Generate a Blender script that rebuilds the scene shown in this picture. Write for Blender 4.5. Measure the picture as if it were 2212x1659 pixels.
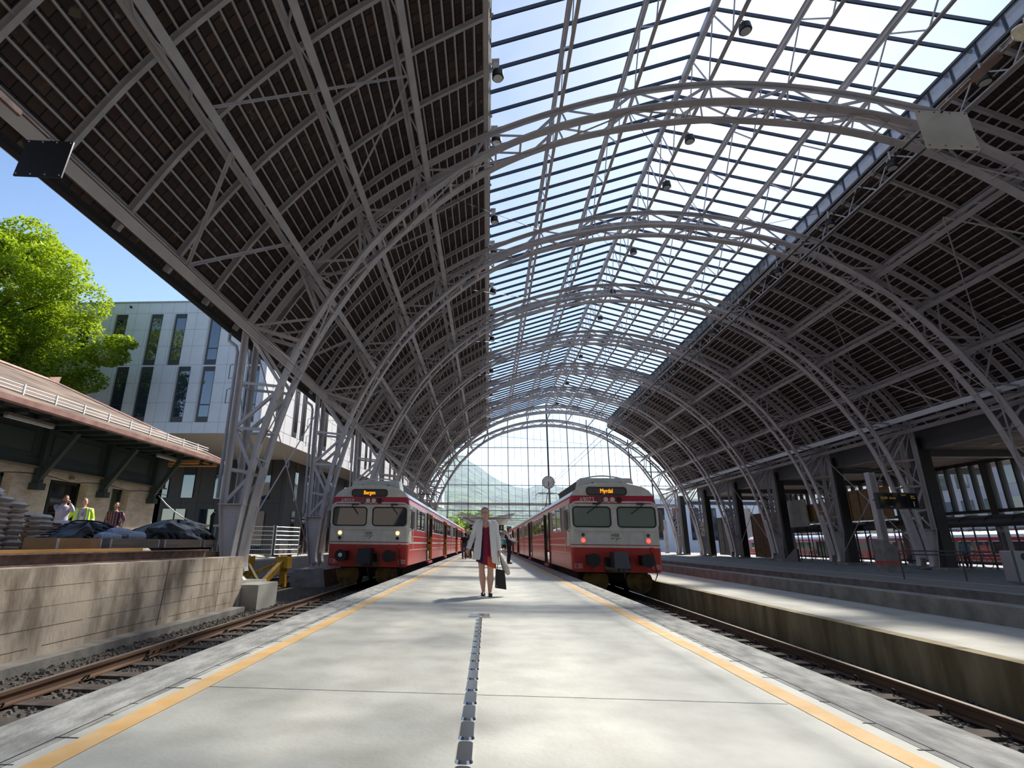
import bpy, bmesh, math, random
from mathutils import Vector, Matrix
from math import sin, cos, pi, radians as R
for o in list(bpy.data.objects): bpy.data.objects.remove(o)
SC = bpy.context.scene
C = SC.collection
random.seed(7)
# ------------------------------------------------ camera
f_px, th, ps, rl, cxp, W, H = 1127.2, .2956, -.0632, .0128, 982.59, 2212, 1659
cd = bpy.data.cameras.new('camera'); cam = bpy.data.objects.new('camera', cd); C.objects.link(cam)
Rv = Vector((cos(ps), -sin(ps), 0)); Fv = Vector((cos(th)*sin(ps), cos(th)*cos(ps), sin(th)))
Uv = Vector((-sin(th)*sin(ps), -sin(th)*cos(ps), cos(th)))
Xc = Rv*cos(rl) + Uv*sin(rl); Yc = -Rv*sin(rl) + Uv*cos(rl)
mm = Matrix((Xc, Yc, -Fv)).transposed().to_4x4(); mm.translation = Vector((0, 0, 1.02))
cam.matrix_world = mm
cd.sensor_fit = 'HORIZONTAL'; cd.sensor_width = 36; cd.lens = f_px/W*36
cd.shift_x = (W/2 - cxp)/W; cd.clip_start = .05; cd.clip_end = 6000
SC.camera = cam
# ------------------------------------------------ sky, sun, exposure
SUN_AZ, SUN_EL = R(31), R(45.3)          # azimuth from +y towards +x
w = bpy.data.worlds.new('sky'); SC.world = w; w.use_nodes = True
nt = w.node_tree; bg = nt.nodes['Background']
sk = nt.nodes.new('ShaderNodeTexSky'); sk.sky_type = 'NISHITA'; sk.sun_disc = False
sk.sun_elevation = SUN_EL; sk.sun_rotation = SUN_AZ; sk.air_density = 1.0; sk.dust_density = .35; sk.ozone_density = 2.4
nt.links.new(sk.outputs[0], bg.inputs[0]); bg.inputs[1].default_value = .12
sl = bpy.data.lights.new('sun', 'SUN'); sl.energy = 5.4; sl.angle = R(2.2); sl.color = (1, .93, .82)
so = bpy.data.objects.new('sun', sl); C.objects.link(so)
sd = Vector((sin(SUN_AZ)*cos(SUN_EL), cos(SUN_AZ)*cos(SUN_EL), sin(SUN_EL)))
so.rotation_euler = sd.to_track_quat('Z', 'Y').to_euler(); so.location = (0, 0, 60)
vs = SC.view_settings; SC.display_settings.display_device = 'sRGB'
vs.view_transform = 'Standard'; vs.look = 'None'; vs.exposure = 1.0; vs.gamma = 1; vs.use_curve_mapping = False
# ------------------------------------------------ materials
def mat(name, c, rough=.6, metal=0, c2=None, scale=3, bump=0, bscale=40, stretch=None, emit=None, detail=6, spec=None, lo=.35, hi=.65):
    m = bpy.data.materials.new(name); m.use_nodes = True; n = m.node_tree; b = n.nodes['Principled BSDF']
    b.inputs['Base Color'].default_value = (*c, 1); b.inputs['Roughness'].default_value = rough; b.inputs['Metallic'].default_value = metal
    if spec is not None: b.inputs['Specular IOR Level'].default_value = spec
    tc = n.nodes.new('ShaderNodeTexCoord')
    vec = tc.outputs['Object']
    if stretch:
        mp = n.nodes.new('ShaderNodeMapping'); mp.inputs['Scale'].default_value = stretch
        n.links.new(vec, mp.inputs['Vector']); vec = mp.outputs[0]
    if c2:
        no = n.nodes.new('ShaderNodeTexNoise'); no.inputs['Scale'].default_value = scale; no.inputs['Detail'].default_value = detail
        n.links.new(vec, no.inputs['Vector'])
        cr = n.nodes.new('ShaderNodeValToRGB'); cr.color_ramp.elements[0].position = lo; cr.color_ramp.elements[1].position = hi
        cr.color_ramp.elements[0].color = (*c, 1); cr.color_ramp.elements[1].color = (*c2, 1)
        n.links.new(no.outputs[0], cr.inputs[0]); n.links.new(cr.outputs[0], b.inputs['Base Color'])
    if bump:
        n2 = n.nodes.new('ShaderNodeTexNoise'); n2.inputs['Scale'].default_value = bscale; n2.inputs['Detail'].default_value = 4
        n.links.new(vec, n2.inputs['Vector'])
        bp = n.nodes.new('ShaderNodeBump'); bp.inputs['Strength'].default_value = bump; bp.inputs['Distance'].default_value = .02
        n.links.new(n2.outputs[0], bp.inputs['Height']); n.links.new(bp.outputs[0], b.inputs['Normal'])
    if emit:
        b.inputs['Emission Color'].default_value = (*c, 1); b.inputs['Emission Strength'].default_value = emit
    return m
M = {}
def D(k, *a, **kw): M[k] = mat(k, *a, **kw)
D('slab', (.50, .48, .41), .6, c2=(.66, .64, .56), scale=2.4, bump=.15, bscale=30, detail=12, lo=.3, hi=.62)
D('coping', (.25, .245, .225), .9, c2=(.45, .44, .41), scale=9, bump=.5, bscale=60, stretch=(1, .35, 1))
D('yellow_line', (.80, .47, .17), .7, c2=(.84, .56, .27), scale=5)
D('dark_gap', (.03, .028, .025), .9)
D('ballast', (.05, .043, .037), .95, c2=(.14, .12, .1), scale=22, bump=1, bscale=35)
D('stone', (.07, .06, .052), .9, c2=(.2, .175, .15), scale=14)
D('rail', (.10, .055, .035), .55, metal=.3, c2=(.17, .10, .065), scale=8, stretch=(1, .1, 1))
D('railtop', (.55, .48, .42), .28, metal=.9)
D('sleeper', (.06, .045, .035), .9, c2=(.11, .085, .065), scale=6)
D('conc_wall', (.21, .165, .12), .9, c2=(.54, .45, .35), scale=1.6, bump=.4, bscale=14, stretch=(1, 1.5, .55), detail=12, lo=.38, hi=.6)
D('conc_dark', (.17, .125, .06), .9, c2=(.36, .29, .17), scale=2.5, bump=.4, bscale=12, stretch=(1, 1.4, .3), detail=8)
D('conc_light', (.38, .36, .31), .8, c2=(.50, .48, .42), scale=1.5, bump=.2, bscale=20)
D('conc', (.20, .19, .17), .85, c2=(.32, .30, .27), scale=3, bump=.3, bscale=20)
D('tarmac', (.16, .16, .16), .85, c2=(.22, .215, .21), scale=2, bump=.2, bscale=60)
D('steel', (.46, .43, .44), .5, c2=(.54, .51, .505), scale=1.5, bump=.05, bscale=50)
D('steel_light', (.34, .335, .34), .45, c2=(.41, .40, .40), scale=2)
D('steel_dark', (.07, .07, .075), .5)
D('girder', (.40, .37, .37), .55, c2=(.48, .45, .44), scale=2)
D('glazebar', (.018, .03, .06), .45); D('joint', (.30, .30, .33), .7)
D('batten', (.50, .46, .46), .6)
D('strut_pale', (.5, .48, .46), .5)
D('black', (.012, .012, .014), .5)
D('rubber', (.02, .02, .02), .75)
D('lens', (.6, .6, .55), .25)
D('white_paint', (.7, .7, .68), .5)
D('clock_white', (.82, .82, .8), .4)
D('plate', (.50, .47, .40), .45, c2=(.38, .35, .29), scale=2.5)
D('plate_black', (.014, .014, .018), .35)
D('porcelain', (.62, .55, .42), .3); D('porcelain_dark', (.05, .03, .03), .3)
D('wire', (.02, .02, .02), .5)
# train
D('red', (.62, .030, .022), .28, c2=(.52, .022, .018), scale=2)
D('red_front', (.50, .035, .022), .45, c2=(.42, .028, .02), scale=2.5)
D('crimson', (.42, .018, .045), .38)
D('brown_leaf', (.12, .035, .015), .5); D('orange', (.80, .26, .03), .45)
D('train_white', (.68, .66, .60), .42, c2=(.56, .54, .48), scale=3)
D('train_roof', (.42, .45, .5), .3, metal=.35)
D('train_grey', (.20, .17, .17), .35)
D('chrome', (.75, .75, .75), .2, metal=1)
D('undercar', (.018, .016, .015), .85, c2=(.04, .033, .028), scale=5)
D('plough', (.17, .09, .008), .8, c2=(.05, .03, .008), scale=4)
D('glassdark', (.012, .014, .016), .06)
D('amber', (1, .55, .12), emit=3.0); D('redlight', (1, .03, .02), emit=3.0); D('led', (1, .28, .01), emit=1.15); D('led_dim', (.5, .28, .03), emit=.12)
D('lampgrey', (.09, .09, .09), .3); D('numwhite', (.75, .72, .62), .5)
# surroundings
D('white_panel', (.66, .67, .70), .45, c2=(.70, .71, .73), scale=2)
D('soffit', (.52, .46, .40), .7)
D('dark_panel', (.042, .036, .038), .5, c2=(.052, .045, .047), scale=1)
D('win_frame', (.03, .03, .04), .4)
D('stone_wall', (.50, .41, .31), .9, c2=(.64, .55, .44), scale=3, bump=1.8, bscale=5, stretch=(1, 1, 1.8))
D('reveal', (.22, .17, .12), .8)
D('green_wood', (.035, .05, .045), .6); D('green_panel', (.06, .078, .066), .6); D('green_door', (.09, .12, .085), .6)
D('soffit_dark', (.03, .033, .032), .8)
D('slate', (.055, .04, .033), .95, c2=(.21, .155, .12), scale=2.2, bump=.8, bscale=9, stretch=(3, .25, 3), detail=5)
D('gutter_pink', (.26, .13, .11), .7, c2=(.36, .22, .2), scale=3)
D('timber_yellow', (.55, .27, .06), .7); D('timber', (.16, .09, .045), .8, c2=(.26, .16, .09), scale=4, stretch=(1, .2, 4))
D('timber_new', (.42, .23, .1), .8, c2=(.34, .18, .08), scale=4); D('timber_grey', (.2, .15, .12), .85, c2=(.3, .24, .2), scale=4, stretch=(1, .2, 6))
D('ply', (.34, .2, .08), .7, c2=(.26, .15, .06), scale=2)
D('rust', (.10, .06, .055), .8, c2=(.2, .13, .11), scale=6, bump=.2)
D('sack', (.68, .57, .49), .8, c2=(.25, .2, .17), scale=4, bump=.5, bscale=12, lo=.58, hi=.85); D('back_wall', (.16, .14, .125), .8); D('board_mark', (.09, .075, .055), .9)
D('bluelabel', (.03, .06, .3), .5)
D('tarp', (.012, .018, .014), .3, bump=.8, bscale=9); D('hose', (.015, .015, .016), .45); D('bluehose', (.2, .27, .42), .5, c2=(.45, .5, .6), scale=30)
D('bstop', (.75, .42, .03), .5, c2=(.55, .28, .02), scale=3)
D('galv', (.6, .62, .63), .35, metal=.6)
D('bark', (.09, .06, .04), .9)
D('teal', (.05, .35, .4), .8); D('brick', (.25, .12, .08), .9, c2=(.32, .17, .12), scale=12)
D('city', (.35, .34, .36), .7, c2=(.42, .4, .42), scale=.2)
D('mosaic', (.28, .3, .27), .8)
# people
D('skin', (.62, .33, .24), .6, c2=(.68, .39, .29), scale=14); D('skin_dark', (.40, .21, .14), .55)
D('hair_grey', (.36, .32, .28), .85, c2=(.22, .18, .15), scale=60); D('hair_dark', (.02, .013, .01), .7); D('hair_brown', (.09, .05, .03), .7)
D('cardigan', (.78, .77, .75), .85, bump=1, bscale=13, stretch=(1, 1, .22)); D('d_navy', (.02, .012, .05), .8); D('d_plum', (.26, .008, .045), .8, c2=(.17, .006, .04), scale=60)
D('d_red', (.62, .012, .03), .8); D('d_orange', (.60, .09, .03), .8)
D('shoe', (.01, .01, .012), .25); D('bag_black', (.014, .013, .013), .6); D('bag_white', (.62, .58, .52), .8, bump=.4, bscale=18)
D('cloth_black', (.012, .012, .016), .85); D('shirt_white', (.7, .7, .74), .8); D('shirt_lilac', (.42, .40, .52), .8); D('shirt_grey', (.45, .44, .47), .8)
D('hivis', (.62, .95, .02), .6, emit=None); D('reflective', (.62, .62, .58), .35); D('cap_blue', (.02, .05, .2), .6); D('jeans', (.05, .07, .1), .85)
D('steel_blue', (.05, .45, .6), .7)
def plaid():
    m = mat('plaid', (.035, .02, .06), .85); n = m.node_tree; b = n.nodes['Principled BSDF']
    tc = n.nodes.new('ShaderNodeTexCoord'); sx = n.nodes.new('ShaderNodeSeparateXYZ'); n.links.new(tc.outputs['Object'], sx.inputs[0])
    prev = None
    for ax, k in (('X', 75), ('Z', 70)):
        mu = n.nodes.new('ShaderNodeMath'); mu.operation = 'MULTIPLY'; mu.inputs[1].default_value = k; n.links.new(sx.outputs[ax], mu.inputs[0])
        si = n.nodes.new('ShaderNodeMath'); si.operation = 'SINE'; n.links.new(mu.outputs[0], si.inputs[0])
        gt = n.nodes.new('ShaderNodeMath'); gt.operation = 'GREATER_THAN'; gt.inputs[1].default_value = .8; n.links.new(si.outputs[0], gt.inputs[0])
        mx = n.nodes.new('ShaderNodeMix'); mx.data_type = 'RGBA'
        n.links.new(gt.outputs[0], mx.inputs[0])
        if prev is None: mx.inputs[6].default_value = (.035, .02, .06, 1)
        else: n.links.new(prev, mx.inputs[6])
        mx.inputs[7].default_value = (.5, .35, .4, 1) if ax == 'X' else (.35, .05, .08, 1)
        prev = mx.outputs[2]
    n.links.new(prev, b.inputs['Base Color']); return m
M['plaid'] = plaid()
def glassmat(name, tint, dirt, dirtcol=(.8, .85, .9), gloss=.06, scale=1.2):
    m = bpy.data.materials.new(name); m.use_nodes = True; n = m.node_tree; n.nodes.clear()
    out = n.nodes.new('ShaderNodeOutputMaterial'); tr = n.nodes.new('ShaderNodeBsdfTransparent'); tr.inputs[0].default_value = (*tint, 1)
    tl = n.nodes.new('ShaderNodeBsdfTranslucent'); tl.inputs[0].default_value = (*dirtcol, 1)
    gl = n.nodes.new('ShaderNodeBsdfGlossy'); gl.inputs['Roughness'].default_value = .02
    tc = n.nodes.new('ShaderNodeTexCoord'); no = n.nodes.new('ShaderNodeTexNoise'); no.inputs['Scale'].default_value = scale; no.inputs['Detail'].default_value = 6
    n.links.new(tc.outputs['Object'], no.inputs[0])
    mr = n.nodes.new('ShaderNodeMapRange'); mr.inputs[1].default_value = .3; mr.inputs[2].default_value = .7; mr.inputs[3].default_value = dirt*.6; mr.inputs[4].default_value = dirt*1.4
    n.links.new(no.outputs[0], mr.inputs[0])
    a = n.nodes.new('ShaderNodeMixShader'); n.links.new(mr.outputs[0], a.inputs[0]); n.links.new(tr.outputs[0], a.inputs[1]); n.links.new(tl.outputs[0], a.inputs[2])
    fr = n.nodes.new('ShaderNodeFresnel'); fr.inputs[0].default_value = 1.12
    b = n.nodes.new('ShaderNodeMixShader'); n.links.new(fr.outputs[0], b.inputs[0]); n.links.new(a.outputs[0], b.inputs[1]); n.links.new(gl.outputs[0], b.inputs[2])
    n.links.new(b.outputs[0], out.inputs[0]); M[name] = m
glassmat('roof_glass', (.84, .87, .90), .34, (.34, .38, .45), scale=.8)
glassmat('gable_glass', (.90, .95, .99), .03, (.8, .9, 1))
glassmat('side_glass', (.85, .88, .9), .05)
glassmat('louvre', (.42, .46, .52), .5, (.35, .35, .36), scale=4)
def winglass(name, c, rough=.03):
    m = mat(name, c, rough, spec=.9); m.node_tree.nodes['Principled BSDF'].inputs['IOR'].default_value = 1.8; M[name] = m
winglass('office_glass', (.02, .03, .05)); winglass('train_glass', (.012, .012, .014)); winglass('pale_glass', (.05, .05, .05))
winglass('cab_glass_reflection', (.20, .24, .20))  # pale reflection painted into the base colour of the right train's windscreens
def leafmat(name, a, b_):
    m = mat(name, a, .5, c2=b_, scale=.9); n = m.node_tree; b = n.nodes['Principled BSDF']; out = n.nodes['Material Output']
    tl = n.nodes.new('ShaderNodeBsdfTranslucent'); tl.inputs[0].default_value = (b_[0]*1.1, b_[1]*1.1, b_[2]*.5, 1)
    mx = n.nodes.new('ShaderNodeMixShader'); mx.inputs[0].default_value = .45
    n.links.new(b.outputs[0], mx.inputs[1]); n.links.new(tl.outputs[0], mx.inputs[2]); n.links.new(mx.outputs[0], out.inputs[0]); M[name] = m
leafmat('leaf', (.10, .17, .015), (.33, .44, .035)); leafmat('leaf_far', (.12, .2, .03), (.3, .42, .06))
# mountain
mo = mat('forest', (.004, .016, .016), .95, c2=(.10, .17, .085), scale=.045, detail=15, lo=.42, hi=.62); mo_ = mo.node_tree; bp_ = mo_.nodes.new('ShaderNodeBump'); nb_ = mo_.nodes.new('ShaderNodeTexNoise'); tcb = mo_.nodes.new('ShaderNodeTexCoord'); nb_.inputs['Scale'].default_value = .18; nb_.inputs['Detail'].default_value = 8; mo_.links.new(tcb.outputs['Object'], nb_.inputs[0]); bp_.inputs['Strength'].default_value = 1; bp_.inputs['Distance'].default_value = 3; mo_.links.new(nb_.outputs[0], bp_.inputs['Height']); mo_.links.new(bp_.outputs[0], mo_.nodes['Principled BSDF'].inputs['Normal']); M['forest'] = mo
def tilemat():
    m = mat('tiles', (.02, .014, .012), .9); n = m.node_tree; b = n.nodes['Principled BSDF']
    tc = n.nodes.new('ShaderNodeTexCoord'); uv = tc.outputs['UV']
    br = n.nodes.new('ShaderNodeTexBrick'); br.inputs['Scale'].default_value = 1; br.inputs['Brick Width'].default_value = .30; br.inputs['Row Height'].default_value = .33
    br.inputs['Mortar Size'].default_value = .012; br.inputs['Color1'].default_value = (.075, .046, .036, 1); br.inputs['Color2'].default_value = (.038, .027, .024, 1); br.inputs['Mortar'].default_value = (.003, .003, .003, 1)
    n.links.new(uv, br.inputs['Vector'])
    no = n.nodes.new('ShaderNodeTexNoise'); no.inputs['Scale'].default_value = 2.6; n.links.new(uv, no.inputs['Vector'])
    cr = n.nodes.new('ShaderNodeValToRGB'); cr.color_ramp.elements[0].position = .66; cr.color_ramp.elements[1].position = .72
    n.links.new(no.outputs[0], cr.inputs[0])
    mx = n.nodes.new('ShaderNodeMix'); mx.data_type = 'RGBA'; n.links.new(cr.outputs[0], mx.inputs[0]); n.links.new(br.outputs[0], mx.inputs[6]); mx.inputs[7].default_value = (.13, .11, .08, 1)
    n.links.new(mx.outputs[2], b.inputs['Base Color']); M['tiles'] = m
tilemat()
# ------------------------------------------------ mesh builder and tagging
def thing(name, label=None, cat=None, loc=(0, 0, 0), rotz=0, group=None, kind=None):
    o = bpy.data.objects.new(name, None); C.objects.link(o); o.empty_display_size = .2
    o.location = loc; o.rotation_euler = (0, 0, rotz); return tag(o, label, cat, group, kind)
def tag(o, label=None, cat=None, group=None, kind=None):
    if label: o['label'] = label
    if cat: o['category'] = cat
    if group: o['group'] = group
    if kind: o['kind'] = kind
    return o
def tri(v): return v if isinstance(v, (tuple, list)) else (v, v, v)
class MB:
    def __init__(s): s.v = []; s.f = []; s.m = []; s.uv = None; s.sm = False
    def add(s, vs, fs, mi=0):
        b = len(s.v); s.v += [tuple(v) for v in vs]; s.f += [tuple(b+i for i in q) for q in fs]; s.m += [mi]*len(fs); return s
    def hexa(s, p, mi=0):   # p: 8 points bottom ccw then top ccw
        return s.add(p, [(0, 3, 2, 1), (4, 5, 6, 7), (0, 1, 5, 4), (1, 2, 6, 5), (2, 3, 7, 6), (3, 0, 4, 7)], mi)
    def box(s, x0, x1, y0, y1, z0, z1, mi=0):
        return s.hexa([(x0, y0, z0), (x1, y0, z0), (x1, y1, z0), (x0, y1, z0), (x0, y0, z1), (x1, y0, z1), (x1, y1, z1), (x0, y1, z1)], mi)
    def bar(s, a, b, w_, h, up=(0, 0, 1), mi=0):
        a = Vector(a); b = Vector(b); d = (b-a).normalized(); u = Vector(up)
        if abs(d.dot(u)) > .98: u = Vector((1, 0, 0))
        sx = d.cross(u).normalized()*w_/2; sy = sx.cross(d).normalized()*h/2
        return s.hexa([a-sx-sy, a+sx-sy, b+sx-sy, b-sx-sy, a-sx+sy, a+sx+sy, b+sx+sy, b-sx+sy], mi)
    def lim(s, a, b, w_, up=(0, 1, 0), t=.02, mi=0):  # angle section: two thin legs
        a = Vector(a); b = Vector(b); d = (b-a).normalized(); u = Vector(up)
        sx = d.cross(u).normalized()
        s.bar(a, b, w_, t, up, mi); uu = sx.cross(d).normalized()
        return s.bar(a+uu*w_*.35+sx*w_*.4, b+uu*w_*.35+sx*w_*.4, t, w_*.7, up, mi)
    def tube(s, pts, r, n=8, mi=0, cap=True):
        pts = [Vector(p) for p in pts]; rr = r if isinstance(r, (list, tuple)) else [r]*len(pts)
        rings = []; prev = None
        for i, p in enumerate(pts):
            d = (pts[min(i+1, len(pts)-1)]-pts[max(i-1, 0)])
            d = d.normalized() if d.length > 1e-9 else Vector((0, 0, 1))
            if prev is None:
                u = Vector((0, 0, 1)) if abs(d.z) < .9 else Vector((1, 0, 0)); a = d.cross(u).normalized()
            else: a = (prev-d*prev.dot(d)).normalized()
            prev = a; b = d.cross(a)
            rings.append([p+(a*cos(2*pi*k/n)+b*sin(2*pi*k/n))*rr[i] for k in range(n)])
        vs = [q for g in rings for q in g]; fs = []
        for i in range(len(rings)-1):
            for k in range(n): fs.append((i*n+k, i*n+(k+1) % n, (i+1)*n+(k+1) % n, (i+1)*n+k))
        if cap: fs.append(tuple(range(n-1, -1, -1))); fs.append(tuple((len(rings)-1)*n+k for k in range(n)))
        return s.add(vs, fs, mi)
    def limb(s, pts, radii, n=12, mi=0):   # tapering limb with round ends
        pts = [Vector(p) for p in pts]; a = (pts[0]-pts[1]).normalized(); b = (pts[-1]-pts[-2]).normalized(); r0, r1 = radii[0], radii[-1]
        P = [pts[0]+a*r0*.95, pts[0]+a*r0*.6]+pts+[pts[-1]+b*r1*.6, pts[-1]+b*r1*.95]
        return s.tube(P, [r0*.25, r0*.8]+list(radii)+[r1*.8, r1*.25], n, mi)
    def loft(s, rings, n=20, mi=0, cap=True):  # rings: (cx,cy,cz,rx,ry[,power])
        vs = []
        for g in rings:
            cx, cy, cz, rx, ry = g[:5]; pw = g[5] if len(g) > 5 else 1
            for k in range(n):
                t = 2*pi*k/n; c_, s_ = cos(t), sin(t)
                vs.append((cx+rx*math.copysign(abs(c_)**pw, c_), cy+ry*math.copysign(abs(s_)**pw, s_), cz))
        fs = []
        for i in range(len(rings)-1):
            for k in range(n): fs.append((i*n+k, i*n+(k+1) % n, (i+1)*n+(k+1) % n, (i+1)*n+k))
        if cap: fs.append(tuple(range(n-1, -1, -1))); fs.append(tuple((len(rings)-1)*n+k for k in range(n)))
        return s.add(vs, fs, mi)
    def ball(s, c, r, n=12, mi=0):
        r = tri(r); rings = []
        for i in range(n//2+1):
            t = -pi/2+pi*(i+.001)/(n//2+.002); rings.append((c[0], c[1], c[2]+r[2]*sin(t), r[0]*cos(t), r[1]*cos(t)))
        return s.loft(rings, n, mi)
    def prism(s, poly, axis, a, b, mi=0):  # poly 2D list extruded along axis; axis 'y': (x,z); 'x': (y,z); 'z': (x,y)
        def P(p, t): return {'y': (p[0], t, p[1]), 'x': (t, p[0], p[1]), 'z': (p[0], p[1], t)}[axis]
        n = len(poly); vs = [P(p, a) for p in poly]+[P(p, b) for p in poly]
        fs = [tuple(range(n)), tuple(range(2*n-1, n-1, -1))]+[(i, n+i, n+(i+1) % n, (i+1) % n) for i in range(n)]
        return s.add(vs, fs, mi)
    def disc(s, c, r, t, axis='y', n=24, mi=0):
        if axis == 'y': poly = [(c[0]+r*cos(2*pi*k/n), c[2]+r*sin(2*pi*k/n)) for k in range(n)]; return s.prism(poly, 'y', c[1], c[1]+t, mi)
        if axis == 'x': poly = [(c[1]+r*cos(2*pi*k/n), c[2]+r*sin(2*pi*k/n)) for k in range(n)]; return s.prism(poly, 'x', c[0], c[0]+t, mi)
        poly = [(c[0]+r*cos(2*pi*k/n), c[1]+r*sin(2*pi*k/n)) for k in range(n)]; return s.prism(poly, 'z', c[2], c[2]+t, mi)
    def sweep(s, path, prof, mi=0):  # path [(x,z)] in xz-plane; prof list of (dn, y) closed; dn along outward normal
        n = len(prof); vs = []
        for i, p in enumerate(path):
            a = Vector(path[max(i-1, 0)]); b = Vector(path[min(i+1, len(path)-1)]); d = (b-a).normalized(); nr = Vector((d.y, -d.x))
            for (dn, y) in prof: vs.append((p[0]+nr.x*dn, y, p[1]+nr.y*dn))
        fs = [(i*n+k, i*n+(k+1) % n, (i+1)*n+(k+1) % n, (i+1)*n+k) for i in range(len(path)-1) for k in range(n)]
        fs += [tuple(range(n-1, -1, -1)), tuple((len(path)-1)*n+k for k in range(n))]
        return s.add(vs, fs, mi)
    def obj(s, name, mats, parent=None, label=None, smooth=False, world=True, recalc=True):
        me = bpy.data.meshes.new(name)
        off = Vector((0, 0, 0))
        if parent is not None and world:
            q = parent
            while q is not None: off += q.location; q = q.parent
        me.from_pydata([tuple(Vector(v)-off) for v in s.v], [], s.f)
        ml = mats if isinstance(mats, (list, tuple)) else [mats]
        for m in ml: me.materials.append(M[m])
        if len(ml) > 1: me.polygons.foreach_set('material_index', s.m)
        if recalc:
            bm = bmesh.new(); bm.from_mesh(me); bmesh.ops.recalc_face_normals(bm, faces=bm.faces); bm.to_mesh(me); bm.free()
        if smooth: me.polygons.foreach_set('use_smooth', [True]*len(me.polygons))
        me.update()
        o = bpy.data.objects.new(name, me); C.objects.link(o)
        if parent is not None: o.parent = parent
        if label: o['label'] = label
        return o
def dup(root, loc=None, rotz=None, label=None, group=None):
    c = root.copy(); C.objects.link(c)
    if loc is not None: c.location = loc
    if rotz is not None: c.rotation_euler = (0, 0, rotz)
    if label: c['label'] = label
    if group: c['group'] = group
    for ch in root.children:
        d = ch.copy(); C.objects.link(d); d.parent = c
        for g in ch.children:
            e = g.copy(); C.objects.link(e); e.parent = d
    return c
def struct(mb, name, mats, smooth=False): return tag(mb.obj(name, mats, smooth=smooth), kind='structure')
ORD = ['first', 'second', 'third', 'fourth', 'fifth', 'sixth', 'seventh', 'eighth', 'ninth', 'tenth', 'eleventh', 'twelfth', 'thirteenth', 'fourteenth', 'fifteenth', 'sixteenth', 'seventeenth', 'eighteenth', 'nineteenth', 'twentieth', 'twenty-first', 'twenty-second', 'twenty-third', 'twenty-fourth', 'twenty-fifth', 'twenty-sixth', 'twenty-seventh']
def text(body, size, mt, parent, name, loc, rot=(pi/2, 0, 0), extrude=.004, align='CENTER', sx=1):
    cu = bpy.data.curves.new('t', 'FONT'); cu.body = body; cu.size = size; cu.extrude = extrude; cu.align_x = align; cu.align_y = 'CENTER'
    t = bpy.data.objects.new('t', cu); C.objects.link(t)
    dg = bpy.context.evaluated_depsgraph_get(); dg.update(); me = bpy.data.meshes.new_from_object(t.evaluated_get(dg))
    bpy.data.objects.remove(t); me.materials.clear(); me.materials.append(M[mt])
    o = bpy.data.objects.new(name, me); C.objects.link(o); o.parent = parent; o.location = loc; o.rotation_euler = rot; o.scale = (sx, 1, 1)
    return o
def rrect(cx, cz, hw, hh, r, n=5):
    P = []
    for sx, sz, a0 in ((1, 1, 0), (-1, 1, pi/2), (-1, -1, pi), (1, -1, 1.5*pi)):
        for k in range(n+1):
            a = a0+pi/2*k/n; P.append((cx+sx*(hw-r)+r*cos(a), cz+sz*(hh-r)+r*sin(a)))
    return P
# ================================================ THE GROUND AND PLATFORMS
XC, S_, A1 = 8.0, 7.543, 15.2
def AY(i): return A1+(i-1)*S_
YE = 150
m = MB(); m.box(-2.25, 2.3, -22, YE, -.75, 0)
struct(m, 'platform_deck', 'slab')
m = MB(); m.box(-2.74, -2.256, -22, YE, -.16, 0); m.box(-2.70, -2.256, -22, YE, -.75, -.165)
struct(m, 'platform_coping_left', 'coping')
m = MB(); m.box(2.306, 2.80, -22, YE, -.16, 0); m.box(2.306, 2.76, -22, YE, -.75, -.165)
struct(m, 'platform_coping_right', 'coping')
rj = random.Random(3)
m = MB()   # ragged drainage slits and joints by the coping
for sx, xb in ((-1, -2.30), (1, 2.36)):
    m.box(xb-.004, xb+.004, 0, 40, -.02, .0012)
    y = 1.5
    while y < 30:
        y += rj.uniform(.12, .5); l = rj.uniform(.03, .13); a = rj.uniform(-.02, .02)
        m.bar((xb-.01, y, .0006), (xb-sx*l, y+a, .0006), .012*rj.uniform(.4, 1.2), .0022)
for y in (4.15, 9.9, 15.9, 22, 28, 34): m.box(-2.02, 2.03, y-.003, y+.003, -.02, .0012)
struct(m, 'platform_joints', 'dark_gap')
for sgn, x0, nm in ((-1, -2.17, 'left'), (1, 2.05, 'right')):
    m = MB(); y = -2.5; vs = []; fs = []; k = 0
    while y < 110:
        st = .35 if y < 20 else 3; j = rj.uniform(-.008, .008) if y > 2 else 0
        vs += [(x0+j, y, .003), (x0+.15+rj.uniform(-.006, .006), y, .003)]; y += st; k += 1
    fs = [(2*i, 2*i+1, 2*i+3, 2*i+2) for i in range(k-1)]
    m.add(vs, fs); o = m.obj('yellow_line', 'yellow_line')
    tag(o, 'painted orange-yellow warning line along the %s edge of the platform' % nm, 'line', 'warning lines on the platform')
# ballast beds, sub ground
m = MB(); m.box(-60, 7.9, -40, 260, -1.3, -.75); m.box(7.9, 70, -40, 260, -1.3, -.8)
struct(m, 'ground', 'ballast')
m = MB(); m.box(5.92, 8.45, -4, 140, -.8, -.17); struct(m, 'low_platform', 'conc_light')
m = MB(); m.box(5.80, 6.02, -4, 140, -.9, -.162); struct(m, 'low_platform_edge', 'conc_dark')
m = MB(); m.box(8.45, 8.95, -4, 140, -.8, .14); struct(m, 'dividing_kerb', 'conc')
m = MB(); m.box(12.7, 22.4, -4, 140, -.8, 0); m.box(22.4, 62, 13, 140, -.8, 0); struct(m, 'side_platform', 'tarmac')
m = MB(); m.box(12.55, 12.95, -4, 140, -.22, .006); struct(m, 'side_platform_edge', 'conc')
m = MB(); m.box(14.1, 14.2, -3, 100, 0, .004); o = m.obj('yellow_line', 'timber_yellow'); tag(o, 'thin faded yellow line along the shaded far right platform', 'line')
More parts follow.
